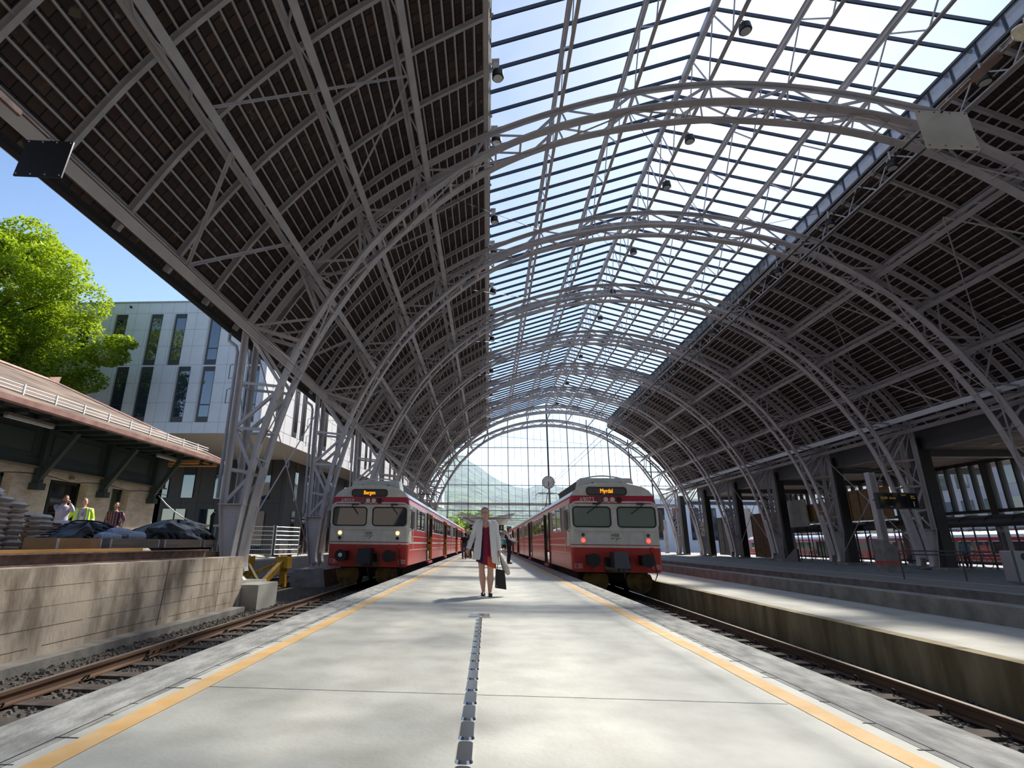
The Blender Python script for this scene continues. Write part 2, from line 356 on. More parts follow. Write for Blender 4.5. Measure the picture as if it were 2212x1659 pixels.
m = MB(); m.box(15.3, 15.36, -3, 100, 0, .004); o = m.obj('white_line', 'white_paint'); tag(o, 'thin white dotted line along the shaded far right platform', 'line')
m = MB()
for i in range(3): m.tube([(12.48-.03*i, y, -.28-.07*i+.02*sin(y*.9+i)) for y in range(-2, 80, 2)], .02, 6)
tag(m.obj('trackside_cable', 'wire'), 'black cables clipped along the edge of the far right platform', 'cable')
# patch of sunlight painted as a white wedge on the low platform
m = MB(); m.prism([(7.2, 5.2), (7.45, 5.2), (7.35, 7.6)], 'z', -.17, -.166)
tag(m.obj('painted_sun_patch', 'white_paint'), 'patch of sunlight painted as a white wedge on the low right-hand strip platform', 'marking')
# left: retaining wall with its yard
WX, WT, WE = -6.55, .60, 14.5
m = MB(); m.box(WX-.45, WX, -4, WE, -.75, WT); struct(m, 'retaining_wall', 'conc_wall')
m = MB()
for y, w_ in ((4.5, .006), (10.9, .02), (13.2, .006)): m.bar((WX+.001, y, -.7), (WX+.001, y+.12, WT), w_, .006, (1, 0, 0))
for z in (-.5, -.24, .04, .32):
    yy = -3
    while yy < WE-.6:
        l = rj.uniform(.8, 2.2); m.box(WX-.002, WX+.002, yy, min(yy+l, WE), z+rj.uniform(-.003, .003), z+.006); yy += l+rj.uniform(0, .3)
struct(m, 'retaining_wall_board_marks', 'board_mark')
m = MB(); m.box(WX, WX+.3, -4, 14.2, -.75, -.62); m.box(WX, WX+.25, 14.2, 14.45, -.75, -.68)
struct(m, 'wall_footing', 'conc')
m = MB(); m.prism([(-30, -4), (WX-.45, -4), (WX-.45, WE), (-8.25, WE+.2), (-8.5, 18.0), (-10.3, 18.0), (-10.3, 22.6), (-30, 22.6)], 'z', -.75, .48); struct(m, 'yard_ground', 'conc')
m = MB(); m.box(-6.95, -6.1, 14.55, 15.9, -.75, -.12); tag(m.obj('concrete_block', 'conc_light'), 'low pale concrete block just past the end of the retaining wall', 'block')
m = MB(); m.box(-60, -11.3, 22.6, 140, -.75, .08); struct(m, 'street_platform', 'conc_light')
# ballast stones lying near the camera
def stones(name, x0, x1, y0, y1, n, z, seed, label):
    r = random.Random(seed); m = MB()
    for _ in range(n):
        y = y0+(y1-y0)*r.random()**1.7; x = r.uniform(x0, x1); s = r.uniform(.018, .045); a = r.uniform(0, pi)
        px = [(cos(a+k*pi/2)*s*r.uniform(.7, 1.2), sin(a+k*pi/2)*s*r.uniform(.7, 1.2)) for k in range(4)]
        h = s*r.uniform(.5, .9); b = len(m.v)
        m.add([(x+p[0], y+p[1], z+r.uniform(-.01, .01)) for p in px]+[(x+p[0]*.5, y+p[1]*.5, z+h) for p in px], [(4, 5, 6, 7), (0, 1, 5, 4), (1, 2, 6, 5), (2, 3, 7, 6), (3, 0, 4, 7)])
    tag(m.obj(name, 'stone', recalc=False), label, 'gravel', kind='stuff')
stones('ballast_gravel', -6.25, -2.8, 1, 30, 15000, -.75, 1, 'dark crushed stone ballast around the left track')
stones('ballast_gravel', 2.85, 5.85, 1, 24, 11000, -.75, 2, 'dark crushed stone ballast around the right track')
# rails and sleepers
railprof = [(-.07, 0), (.07, 0), (.07, .015), (.012, .03), (.012, .10), (.035, .115), (.035, .15), (-.035, .15), (-.035, .115), (-.012, .10), (-.012, .03), (-.07, .015)]
def rail(x, y0, y1, label, clips=False, zb=-.72):
    t = thing('rail', label, 'rail', (x, y0, zb), group='running rails')
    m = MB(); m.prism([(x+p[0], zb+p[1]) for p in railprof], 'y', y0, y1); m.obj('rail_body', 'rail', t)
    m = MB(); m.box(x-.03, x+.03, y0, y1, zb+.15, zb+.1535); m.obj('rail_head_top', 'railtop', t, label='shiny worn top of the rail head')
    if clips:
        sd_ = 1 if x < 0 else -1
        for k in range(24):
            y = 2.2+k*.62*2 if clips == 1 else 2+k*.7
            if y > 24: break
            mm_ = MB(); mm_.tube([(x+sd_*(.08+.05*sin(a)), y+.05*cos(a), zb+.02+.055*sin(a)) for a in [i*pi/6 for i in range(7)]], .011, 6); mm_.obj('rail_clip', 'black', t, label='black curved rail clip')
    return t
TL, TR = -4.43, 4.35
rail(TL-.785, 0, 120, 'rusty far rail of the left track running beside the long concrete wall', 1)
rail(TL+.785, 16, 120, 'near rail of the left track, under the left train')
rail(TR+.785, 0, 120, 'far rail of the right track beside the low brown platform edge', 2)
rail(TR-.785, 16, 120, 'near rail of the right track, under the right train')
rail(-9.5, 19.5, 120, 'outer rail of the siding behind the yellow buffer stop'); rail(-8.0, 19.5, 120, 'inner rail of the siding behind the yellow buffer stop')
t = thing('fish_plate', 'bolted joint plate on the rusty rail beside the concrete wall', 'joint', (TL-.785, 8.9, -.7))
m = MB(); m.box(TL-.785+.014, TL-.785+.04, 8.55, 9.3, -.69, -.61); m.obj('plate', 'rail', t)
for k in range(4):
    m = MB(); m.disc((TL-.785+.04, 8.66+k*.18, -.65), .016, .02, 'x', 6); m.obj('bolt', 'black', t)
def sleepers(x, y0, n, what):
    m = MB(); m.box(x-1.25, x+1.25, y0-.12, y0+.12, -.76, -.715); p = m.obj('sleeper', 'sleeper'); p.location = (0, 0, 0)
    tag(p, 'dark sleeper in the ballast under the %s' % what, 'sleeper', 'sleepers of the '+what)
    p['label'] = 'first dark sleeper from the camera under the %s' % what
    for i in range(1, n): dup(p, (0, i*.65, 0), label='%s dark sleeper from the camera under the %s' % (ORD[i], what))
sleepers(TL, 4.3, 24, 'left track'); sleepers(TR, 4.3, 22, 'right track')
# tactile studs and grate
m = MB(); P = rrect(0, 0, .045, .14, .03, 3)
vs = [(p[0], p[1], 0) for p in P]+[(p[0]*.86, p[1]*.95, .013) for p in P]; n = len(P)
m.add(vs, [tuple(range(n, 2*n))]+[(i, (i+1) % n, n+(i+1) % n, n+i) for i in range(n)])
st0 = m.obj('tactile_stud', 'chrome'); st0.location = (-.12, 2.75, 0)
tag(st0, 'elongated polished metal guide stud set in the middle of the platform', 'stud', 'metal guide studs down the platform centre')
st0['label'] = 'nearest elongated polished metal guide stud in the middle of the platform'
for i in range(1, 17): dup(st0, (-.12, 2.75+i*.325, 0), label='%s elongated metal guide stud from the camera, platform centre line' % ORD[i])
t = thing('floor_grate', 'rectangular ribbed steel plate at the far end of the guide studs', 'grate', (-.12, 8.34, 0))
m = MB(); m.box(-.28, .04, 8.15, 8.53, 0, .008); m.obj('frame', 'galv', t)
for k in range(7):
    m = MB(); m.box(-.26, .02, 8.19+k*.048, 8.215+k*.048, .008, .014); m.obj('rib', 'chrome', t)
# ================================================ ARCHED TRUSSES
LOWP = [(15.15, .15), (15.2, .6), (15.05, 2.1), (14.8, 3.8), (14.35, 5.6), (13.75, 7.2), (12.9, 8.8), (11.8, 10.5), (10.45, 12.0), (8.8, 13.4), (7.2, 14.4), (5.2, 15.2), (2.7, 15.75), (0, 16.0)]
UPN = [(15.75, 7.65), (14.3, 9.95), (12.4, 11.95), (10.4, 13.5), (7.95, 14.9), (5.3, 15.9), (2.65, 16.55), (0, 16.8)]
def smooth_path(P, k=4):
    out = []
    for i in range(len(P)-1):
        p0 = P[max(i-1, 0)]; p1 = P[i]; p2 = P[i+1]; p3 = P[i+2] if i+2 < len(P) else (2*P[i+1][0]-P[i][0], 2*P[i+1][1]-P[i][1])
        if i+2 >= len(P) and abs(P[-1][0]) < 1e-6: p3 = (-P[-2][0], P[-2][1])
        for j in range(k):
            t = j/k; q = []
            for c in (0, 1): q.append(.5*((2*p1[c])+(-p0[c]+p2[c])*t+(2*p0[c]-5*p1[c]+4*p2[c]-p3[c])*t*t+(-p0[c]+3*p1[c]-3*p2[c]+p3[c])*t**3))
            out.append(tuple(q))
    out.append(P[-1]); return out
LOWS = smooth_path(LOWP); UPS = smooth_path(UPN)
def mirror(P): return [(-x, z) for x, z in P] + [(x, z) for x, z in reversed(P[:-1])]
def at_angle(P, a):    # point of polyline at angle a about (0,.5)
    for i in range(len(P)-1):
        a0 = math.atan2(P[i][1]-.5, P[i][0]); a1 = math.atan2(P[i+1][1]-.5, P[i+1][0])
        if a0 <= a <= a1+1e-9:
            t = (a-a0)/(a1-a0+1e-12); return (P[i][0]+t*(P[i+1][0]-P[i][0]), P[i][1]+t*(P[i+1][1]-P[i][1]))
    return P[-1]
WID = .85
def L3(p, y): return (XC+p[0], y, p[1])
def build_arch(y0, label):
    t = thing('arched_roof_truss', label, 'roof truss', (XC, y0, 0), group='arched trusses of the hall')
    T = [(0, -.15), (0, .15), (.03, .15), (.03, .02), (.17, .02), (.17, -.02), (.03, -.02), (.03, -.15)]   # flange inside, web outward
    Tu = [(0, -.14), (0, .14), (-.03, .14), (-.03, .015), (-.16, .015), (-.16, -.015), (-.03, -.015), (-.03, -.14)]
    # walking from the left foot over the top, the outward normal is (d.y,-d.x)-> flip sign
    for yy in (0, WID):
        P = [(XC+x, z) for x, z in mirror(LOWS)]; m = MB(); m.sweep(P, [(-a, y0+yy+b) for a, b in T]); m.obj('lower_chord', 'steel', t)
        P = [(XC+x, z) for x, z in mirror(UPS)]; m = MB(); m.sweep(P, [(-a, y0+yy+b) for a, b in Tu]); m.obj('upper_chord', 'steel', t)
        for s in (-1, 1):
            m = MB(); O = [(s*15.45, .1), (s*15.75, 1.9), (s*15.78, 7.65)]
            for i in range(2): m.bar(L3(O[i], y0+yy), L3(O[i+1], y0+yy), .26, .035, (1, 0, 0)); m.bar(L3((O[i][0]-s*.08, O[i][1]), y0+yy), L3((O[i+1][0]-s*.08, O[i+1][1]), y0+yy), .03, .15, (1, 0, 0))
            m.obj('column_chord', 'steel', t)
            # leg webs
            inn = lambda z: min(LOWS, key=lambda q: abs(q[1]-z) if q[1] < 9 else 99)
            zs = [7.65, 5.75, 4.3, 3.05, 2.0]
            for k, z in enumerate(zs[1:-1]):
                m = MB(); q = inn(z); m.lim(L3((s*15.7, z), y0+yy), L3((s*q[0], q[1]), y0+yy), .09); m.obj('horizontal_brace', 'steel', t)
            seq = [((15.7, 7.5), inn(5.75)), (inn(5.75), (15.7, 4.3)), ((15.7, 4.3), inn(3.05)), (inn(3.05), (15.7, 2.05)), ((15.7, 7.6), inn(6.6))]
            for a, b in seq:
                m = MB(); m.lim(L3((s*a[0], a[1]), y0+yy), L3((s*b[0], b[1]), y0+yy), .1); m.obj('diagonal_brace', 'steel', t)
            # foot plate
            m = MB(); poly = [(s*15.2, .1), (s*15.45, .1), (s*15.72, 1.0), (s*15.75, 2.0), (s*15.05, 2.0), (s*15.2, .8)]
            m.prism([(XC+a, b) for a, b in poly], 'y', y0+yy-.012, y0+yy+.012); m.obj('foot_plate', 'steel', t)
            m = MB(); m.bar(L3((s*15.05, 2.02), y0+yy), L3((s*15.8, 2.02), y0+yy), .3, .03)
            yf = y0+yy-.014
            for zz in [i*.09+.3 for i in range(19)]:
                for xx in (15.66-.02*max(0, 1.4-zz)*8*.35, 15.17-.04*(zz > 1.2)): m.disc((XC+s*xx, yf-.01, zz), .012, .012, 'y', 5)
            for zz in (1.55, 1.66, 1.77, 1.88):
                for k in range(7): m.disc((XC+s*(15.12+k*.09), yf-.01, zz), .012, .012, 'y', 5)
            m.obj('rivets', 'steel', t)
            m = MB(); m.loft([(XC+s*15.33, y0+yy, -.10, .2, .16, .5), (XC+s*15.33, y0+yy, .02, .08, .1), (XC+s*15.33, y0+yy, .06, .07, .1), (XC+s*15.33, y0+yy, .16, .14, .12)], 10); m.obj('bearing', 'steel', t)
        # web of the arch
        angs = [math.atan2(z-.5, x) for x, z in UPN]
        for s in (-1, 1):
            for k in range(len(UPN)-1):
                u0, u1 = UPN[k], UPN[k+1]; l = at_angle(LOWS, (angs[k]+angs[k+1])/2)
                for u in (u0, u1):
                    m = MB(); m.lim(L3((s*u[0], u[1]), y0+yy), L3((s*l[0], l[1]), y0+yy), .085); m.obj('web_brace', 'steel', t)
                if k > 0:
                    l2 = at_angle(LOWS, angs[k]); m = MB(); m.lim(L3((s*u0[0], u0[1]), y0+yy), L3((s*l2[0], l2[1]), y0+yy), .06); m.obj('web_post', 'steel', t)
            m = MB(); a = at_angle(LOWS, angs[0]); m.lim(L3((s*15.75, 7.7), y0+yy), L3((s*(a[0]), a[1]+.3), y0+yy), .13); m.obj('web_brace', 'steel', t)
        m = MB(); l2 = at_angle(LOWS, pi/2); m.lim(L3((0, 16.8), y0+yy), L3((0, 16.0), y0+yy), .06); m.obj('web_post', 'steel', t)
    # ladder between the two lower chords
    full = mirror(LOWS); acc = 0; last = None
    for i, p in enumerate(full):
        if last: acc += math.dist(p, last)
        last = p
        if p[1] > 3.2 and acc > .75:
            acc = 0; m = MB(); m.bar(L3(p, y0), L3(p, y0+WID), .03, .07, (1, 0, 0)); m.obj('ladder_rung', 'steel', t)
    big = [i for i in range(0, len(full)-6, 6) if full[i][1] > 3]
    for j, i in enumerate(big):
        a, b = full[i], full[i+6]; m = MB(); m.bar(L3(a, y0+(j % 2)*WID), L3(b, y0+(1-j % 2)*WID), .06, .02, (0, 0, 1)); m.obj('lacing_bar', 'steel', t)
    for s in (-1, 1):
        m = MB(); q = [p for p in LOWS if p[1] < 3.2]
        m.sweep([(XC+s*(p[0]-.03), p[1]) for p in ([(15.2, .55), (15.15, 1.2), (15.03, 2.1), (14.85, 3.15)])], [(-.015, y0+.2), (.015, y0+.2), (.015, y0+WID-.2), (-.015, y0+WID-.2)])
        m.obj('cover_plate', 'steel_light', t, label='smooth paler grey cover plate at the foot of the arch')
        for z in (7.65, 5.75, 4.3, 3.05):
            m = MB(); m.bar((XC+s*15.75, y0, z), (XC+s*15.75, y0+WID, z), .06, .06); m.obj('ladder_rung', 'steel', t)
        for z0, z1 in ((7.6, 5.75), (5.75, 4.3), (4.3, 3.05)):
            m = MB(); m.bar((XC+s*15.75, y0, z0), (XC+s*15.75, y0+WID, z1), .05, .02, (1, 0, 0)); m.obj('lacing_bar', 'steel', t)
    for u in UPN:
        for s in ((-1, 1) if u[0] else (1,)):
            m = MB(); m.bar(L3((s*u[0], u[1]-.05), y0), L3((s*u[0], u[1]-.05), y0+WID), .08, .08); m.obj('cross_tie', 'steel', t)
    return t
ARCHL = ['nearest arched steel truss of the hall, spanning just in front of the two trains'] + \
        ['%s arched steel truss of the hall counted from the camera' % ORD[i] for i in range(1, 7)] + ['last arched steel truss of the hall, framing the glazed end wall']
arch0 = build_arch(AY(1), ARCHL[0])
for i in range(2, 9): dup(arch0, (XC, AY(i), 0), label=ARCHL[i-1])
# concrete footings
for i in range(1, 9):
    y = AY(i)
    ya = y-.75 if i > 1 else y-.65
    m = MB(); m.hexa([(XC-16.2, ya, -.76), (XC-14.5, ya, -.76), (XC-14.5, y+1.5, -.76), (XC-16.2, y+1.5, -.76), (XC-15.95, y-.45, -.1), (XC-14.7, y-.45, -.1), (XC-14.7, y+1.3, -.1), (XC-15.95, y+1.3, -.1)])
    tag(m.obj('footing_block', 'conc'), 'concrete footing block under the left leg of the %s arched truss' % (ORD[i-1] if i < 8 else 'last'), 'block', 'concrete footings of the left columns')
    if i > 1:
        m = MB(); m.box(XC+14.8, XC+15.9, y-.3, y+1.15, 0, -.1+.02); m.box(XC+14.75, XC+15.95, y-1.5, y-.5, 0, .12)
        tag(m.obj('footing_block', 'conc'), 'low concrete block beside the right leg of the %s arched truss' % (ORD[i-1] if i < 8 else 'last'), 'block', 'concrete blocks at the right columns')
# ================================================ ROOF
ROOF = [(16.25, 7.6), (14.85, 10.0), (12.9, 12.3), (10.75, 14.15), (7.85, 15.9)]
RS = smooth_path(ROOF, 6)
Y0R, Y1R = -22.0, AY(8)+.6
def roof_side(s, nm):
    m = MB(); n = len(RS); vs = []; L = [0]
    for i in range(1, n): L.append(L[-1]+math.dist(RS[i], RS[i-1]))
    vs = [(XC+s*x, y, z) for y in (Y0R, Y1R) for x, z in RS]+[(XC+s*(x+.1), y, z+.14) for y in (Y0R, Y1R) for x, z in RS]
    fs = [(i, i+1, n+i+1, n+i) for i in range(n-1)]+[(2*n+i, 3*n+i, 3*n+i+1, 2*n+i+1) for i in range(n-1)]+[(0, n, 3*n, 2*n), (n-1, 2*n-1, 4*n-1, 3*n-1)]
    for b in (0, 1): fs += [(b*n+i, b*n+i+1, 2*n+b*n+i+1, 2*n+b*n+i) for i in range(n-1)]
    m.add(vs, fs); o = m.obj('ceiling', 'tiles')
    uvl = o.data.uv_layers.new(name='UVMap')
    for lp in o.data.loops:
        v = o.data.vertices[lp.vertex_index].co; k = lp.vertex_index % n; uvl.data[lp.index].uv = (v.y, L[k])
    tag(o, kind='structure'); o['label'] = 'dark tiled %s slope of the hall roof seen from below' % nm
    # rafters and battens are parts of this slope
    RI = [(x-.02, z-.02) for x, z in RS]
    m = MB(); prof = [(.0, -.05), (0, .05), (.02, .05), (.02, .012), (.16, .012), (.16, .05), (.18, .05), (.18, -.05), (.16, -.05), (.16, -.012), (.02, -.012), (.02, -.05)]
    P = [(XC+s*x, z) for x, z in RI]
    m.sweep(P, prof if s < 0 else [(-a, b) for a, b in prof])
    rf = m.obj('rafter', 'girder', o)
    k = -18
    rf.location = (0, A1+k*S_/4, 0)
    while A1+(k+1)*S_/4 < Y1R:
        k += 1; d = rf.copy(); C.objects.link(d); d.parent = o; d.location = (0, A1+k*S_/4, 0)
    i = 0; dist = .25
    tot = L[-1]; bt = None
    while dist < tot-.1:
        j = max(q for q in range(n) if L[q] <= dist); t_ = (dist-L[j])/(L[j+1]-L[j]); x = RS[j][0]+t_*(RS[j+1][0]-RS[j][0]); z = RS[j][1]+t_*(RS[j+1][1]-RS[j][1])
        if bt is None:
            mb = MB(); mb.box(-.02, .02, Y0R, Y1R, -.06, 0); bt = mb.obj('batten', 'batten', o); b = bt
        else:
            b = bt.copy(); C.objects.link(b); b.parent = o
        b.location = (XC+s*x, 0, z-.005); b.rotation_euler = (0, math.atan2(RS[j+1][1]-RS[j][1], -(RS[j+1][0]-RS[j][0]))*s*1, 0)
        dist += .33
    return o
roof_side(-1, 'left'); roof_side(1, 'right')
m = MB(); m.prism([(XC-16, -.75), (XC+16, -.75)]+[(XC+x, z) for x, z in reversed(mirror(RS+[(0, 19.2)]))], 'y', Y0R-.5, Y0R-.05); m.box(-45, XC-16, Y0R-.5, Y0R-.05, -.75, 11); m.box(XC+16, 60, Y0R-.5, Y0R-.05, -.75, 9); struct(m, 'wall_back', 'back_wall')  # unseen end wall; wings added to keep bright sky out of windscreen reflections
# louvred upstands between tiled slope and glass
for s, nm in ((-1, 'left'), (1, 'right')):
    m = MB(); x = XC+s*7.85; a = .0
    m.box(x-.02, x+.02, Y0R, Y1R, 16.05, 16.75)
    o = struct(m, 'clerestory_%s' % nm, 'louvre')
    k = 0
    mm_ = MB()
    for zz in (16.02, 16.75): mm_.box(x-.06, x+.06, Y0R, Y1R, zz-.05, zz+.05)
    mm_.obj('clerestory_rail', 'steel_dark', o)
    mm_ = MB(); y = Y0R+.1
    while y < Y1R: mm_.box(x-.035, x+.035, y-.03, y+.03, 16.05, 16.75); y += S_/8
    mm_.obj('clerestory_post', 'glazebar', o)
# skylight: each slope is a window
GE, GR_ = (8.05, 16.8), (0, 19.25)
for s, nm, k_ in ((-1, 'left', 1), (1, 'right', 2)):
    t = thing('window_%d' % k_, 'glazed %s slope of the ridge skylight' % nm, None, (XC+s*4, 0, 18), kind='structure')
    m = MB(); a, b = (XC+s*GE[0], GE[1]), (XC, GR_[1])
    m.add([(a[0], Y0R, a[1]), (a[0], Y1R, a[1]), (b[0], Y1R, b[1]), (b[0], Y0R, b[1])], [(0, 1, 2, 3)]); m.obj('glass_pane', 'roof_glass', t)
    m = MB(); j = 0; y = A1-38*S_/8
    m.bar((0, 0, 0), (b[0]-a[0], 0, b[1]-a[1]), .055, .14)
    gb = m.obj('glazing_bar', 'glazebar', t, world=False)
    first = True
    while y < Y1R:
        if first: g = gb; first = False
        else: g = gb.copy(); C.objects.link(g); g.parent = t
        g.location = (a[0]-t.location.x, y, a[1]-.07-t.location.z); y += S_/8
    for dx in (2.65, 5.3):
        f = dx/8.05; z = GR_[1]+(GE[1]-GR_[1])*f
        m = MB(); m.box(XC+s*dx-.05, XC+s*dx+.05, Y0R, Y1R, z-.36, z-.16); m.box(XC+s*dx-.09, XC+s*dx+.09, Y0R, Y1R, z-.18, z-.155); m.obj('purlin', 'girder', t)
m = MB(); m.box(XC-.07, XC+.07, Y0R, Y1R, 18.85, 19.2); struct(m, 'ridge_beam', 'girder')
# longitudinal girders
def girder(lo, up, label, mats='girder', step=S_/4, w_=.16, slotted=False, name='roof_girder'):
    x0, z0 = XC+lo[0], lo[1]; x1, z1 = XC+up[0], up[1]
    t = thing(name, label, 'girder', (x0, Y0R, z0), group='lengthwise roof girders')
    d = Vector((x1-x0, 0, z1-z0)).normalized()
    m = MB(); m.bar((x0, Y0R, z0), (x0, Y1R, z0), w_, .03, d); m.bar((x0+d.x*.05, Y0R, z0+d.z*.05), (x0+d.x*.05, Y1R, z0+d.z*.05), .02, .1, d); m.obj('lower_chord', mats, t)
    m = MB(); m.bar((x1, Y0R, z1), (x1, Y1R, z1), w_, .03, d); m.bar((x1-d.x*.05, Y0R, z1-d.z*.05), (x1-d.x*.05, Y1R, z1-d.z*.05), .02, .1, d); m.obj('upper_chord', mats, t)
    k = 0; y = A1-18*step; m = MB()
    while y < Y1R-step/2:
        m.bar((x0, y, z0), (x1, y+step/2, z1), .05, .03, d.cross(Vector((0, 1, 0)))); m.bar((x1, y+step/2, z1), (x0, y+step, z0), .05, .03, d.cross(Vector((0, 1, 0)))); y += step
    m.obj('zigzag_web', mats, t); return t
NMS = [((14.3, 9.95), 'lowest'), ((12.4, 11.95), 'middle'), ((10.4, 13.5), 'upper')]
for s, side in ((-1, 'left'), (1, 'right')):
    for (u, nm) in NMS:
        a = math.atan2(u[1]-.5, u[0]); lo = (s*(u[0]-.72*cos(a)), u[1]-.72*sin(a))
        girder(lo, (s*u[0], u[1]+.05), '%s lengthwise lattice girder under the %s tiled roof slope' % (nm, side), w_=.2)
    girder((s*7.95, 14.95), (s*7.9, 15.85), 'lengthwise lattice girder under the %s edge of the skylight' % side)
    girder((s*15.3, 7.25), (s*15.78, 7.75), 'heavy eaves girder along the %s column heads' % side, 'steel', w_=.24)
    girder((s*5.3, 15.9), (s*5.3, GR_[1]+(GE[1]-GR_[1])*5.3/8.05-.35), 'outer lattice girder below the %s skylight slope' % side, step=S_/3, w_=.12)
    girder((s*2.65, 16.55), (s*2.65, GR_[1]+(GE[1]-GR_[1])*2.65/8.05-.35), 'inner lattice girder below the %s skylight slope' % side, step=S_/3, w_=.12)
girder((0, 16.85), (0, 18.9), 'tall lattice girder right under the skylight ridge', step=S_/4, w_=.14)
# pale knee struts and K braces between girders in every bay
def braces(side, s):
    for i in range(0, 8):
        y = AY(i)
        def add(a, b, nm, w_, mt, lab):
            m = MB(); m.lim(a, b, w_, (1, 0, 0), mi=0); o = m.obj(nm, mt); tag(o, lab, 'brace', 'braces under the %s roof slope' % side)
        bay = 'bay beyond the %s arched truss' % ORD[i-1] if i else 'nearest bay'
        low = (XC+s*(14.3-.5), 9.5); ev = (XC+s*15.5, 7.6); mid = (XC+s*(12.4-.45), 11.5); top = (XC+s*10.1, 13.1)
        hb = S_/2; yy = y if i else AY(1)-S_
        add((ev[0], yy+hb-.2, ev[1]), (low[0], yy+hb+1.9, low[1]), 'knee_brace', .09, 'girder', '%s roof eaves brace, far limb, %s' % (side, bay))
        add((ev[0], yy+hb-.2, ev[1]), (low[0], yy+hb-1.9, low[1]), 'knee_brace', .09, 'girder', '%s roof eaves brace, near limb, %s' % (side, bay))
        add((low[0], yy+.85, low[1]+.25), (top[0], yy+hb, top[1]+.5), 'wind_brace', .06, 'girder', '%s roof wind brace, rising one, %s' % (side, bay))
        add((low[0], yy+S_, low[1]+.25), (top[0], yy+hb, top[1]+.5), 'wind_brace', .06, 'girder', '%s roof wind brace, falling one, %s' % (side, bay))
braces('left', -1); braces('right', 1)
# gutter, downpipes
for s, nm in ((-1, 'left'), (1, 'right')):
    m = MB(); x = XC+s*16.32
    m.prism([(x-.12, 7.62), (x-.09, 7.5), (x, 7.45), (x+.09, 7.5), (x+.12, 7.62)], 'y', Y0R, Y1R)
    tag(m.obj('roof_gutter', 'black'), 'black half-round gutter under the %s eaves of the hall' % nm, 'gutter')
m = MB(); m.box(XC+14.75, XC+14.85, 8, Y1R, 7.7, 7.98); struct(m, 'trim_1', 'white_panel')
for i in range(1, 8):
    t = thing('downpipe', 'grey downpipe with brackets on the left column of the %s arched truss' % ORD[i-1], 'pipe', (XC-16.0, AY(i), 2), group='downpipes of the left columns')
    m = MB(); y = AY(i)+.1; m.tube([(XC-16.32, y, 7.45), (XC-16.32, y, 7.2), (XC-16.05, y, 7.0), (XC-15.98, y, 6.8), (XC-15.96, y, 2.2)], .055, 8); m.obj('pipe', 'steel_light', t)
    for z in (6.4, 5.6):
        m = MB(); m.tube([(XC-16.0, y, z), (XC-16.15, y, z-.05), (XC-16.15, y, z-.5), (XC-16.0, y, z-.45)], .012, 6); m.obj('bracket', 'steel_dark', t)
# tie rods crossing between the columns
def xrods(x, i, label, zr=3.8):
    y0, y1 = AY(i)+WID, AY(i+1); ym = (y0+y1)/2
    t = thing('cross_bracing', label, 'bracing', (x, ym, zr))
    for a, b in (((x, y0, .7), (x, y1, 6.9)), ((x, y0, 6.9), (x, y1, .7))):
        m = MB(); m.tube([a, b], .025, 6); m.obj('tie_rod', 'steel', t)
    m = MB(); m.tube([(x+.05, ym+.14*cos(a), zr+.14*sin(a)) for a in [k*pi/8 for k in range(17)]], .03, 6); m.obj('ring_coupling', 'steel_light', t)
xrods(XC-15.6, 1, 'crossed tie rods with a central ring between the two nearest left columns'); xrods(XC-15.6, 5, 'crossed tie rods between two far left columns')
xrods(XC+15.6, 3, 'crossed tie rods between the right legs of the third and fourth arched trusses'); xrods(XC+15.6, 5, 'crossed tie rods between the right legs of the fifth and sixth arched trusses')
# thin cables under the roof
k = 0
for i in range(1, 8):
    y = AY(i)+WID; y2 = AY(i+1)
    for nmc, (a, b) in zip(('left slope', 'right slope', 'ridge', 'lower right slope, falling', 'lower right slope, rising'), (((XC-10.2, y, 13.4), (XC-5.3, y2, 15.9)), ((XC+10.2, y, 13.4), (XC+5.3, y2, 15.9)), ((XC-2.6, y, 16.5), (XC+2.6, y2, 16.5)), ((XC+12.2, y, 11.9), (XC+15, y2, 8.5)), ((XC+15, y, 8.5), (XC+12.2, y2, 11.9)))):
        m = MB(); m.tube([a, b], .012, 5); k += 1
        tag(m.obj('bracing_cable', 'steel_dark'), 'thin steel bracing cable, %s, beyond the %s arched truss' % (nmc, ORD[i-1]), 'cable', 'thin bracing cables beyond the %s arched truss' % ORD[i-1])
# ================================================ GLAZED END WALL
YG = AY(8)+.95
t = thing('window_3', 'glazed end wall of the hall with slim mullions', None, (XC, YG, 5.87), kind='structure')
outer = [(XC+x, z) for x, z in mirror(RS+[(0, 19.2)])]
outer = [p for p in outer if p[1] > 7.5]
poly = [(XC-15.9, 5.9)]+outer+[(XC+15.9, 5.9)]
m = MB(); m.add([(x, YG+.05, z) for x, z in poly], [tuple(range(len(poly)))]); m.obj('glass_pane', 'gable_glass', t)
m = MB(); m.add([(XC-14.5, YG+.05, 4.1), (XC+3, YG+.05, 4.1), (XC+3, YG+.05, 5.8), (XC-14.5, YG+.05, 5.8)], [(0, 1, 2, 3)]); m.obj('glass_pane', 'gable_glass', t)
m = MB(); m.box(XC-15.6, XC+15.6, YG-.15, YG+.25, 5.72, 6.02); m.obj('transom_beam', 'steel', t)
for z in (8.28, 10.8, 13.2):
    m = MB(); hw = next(x for x, zz in reversed(RS+[(0, 19)]) if zz < z+.1) if z > 8 else 15.8; m.box(XC-hw, XC+hw, YG-.03, YG+.1, z-.035, z+.035); m.obj('crossbar', 'glazebar', t)
m = MB(); m.box(XC-14.5, XC+3, YG-.02, YG+.1, 5.0, 5.05); m.box(XC-14.5, XC+3, YG-.02, YG+.1, 4.06, 4.12); m.obj('crossbar', 'glazebar', t)
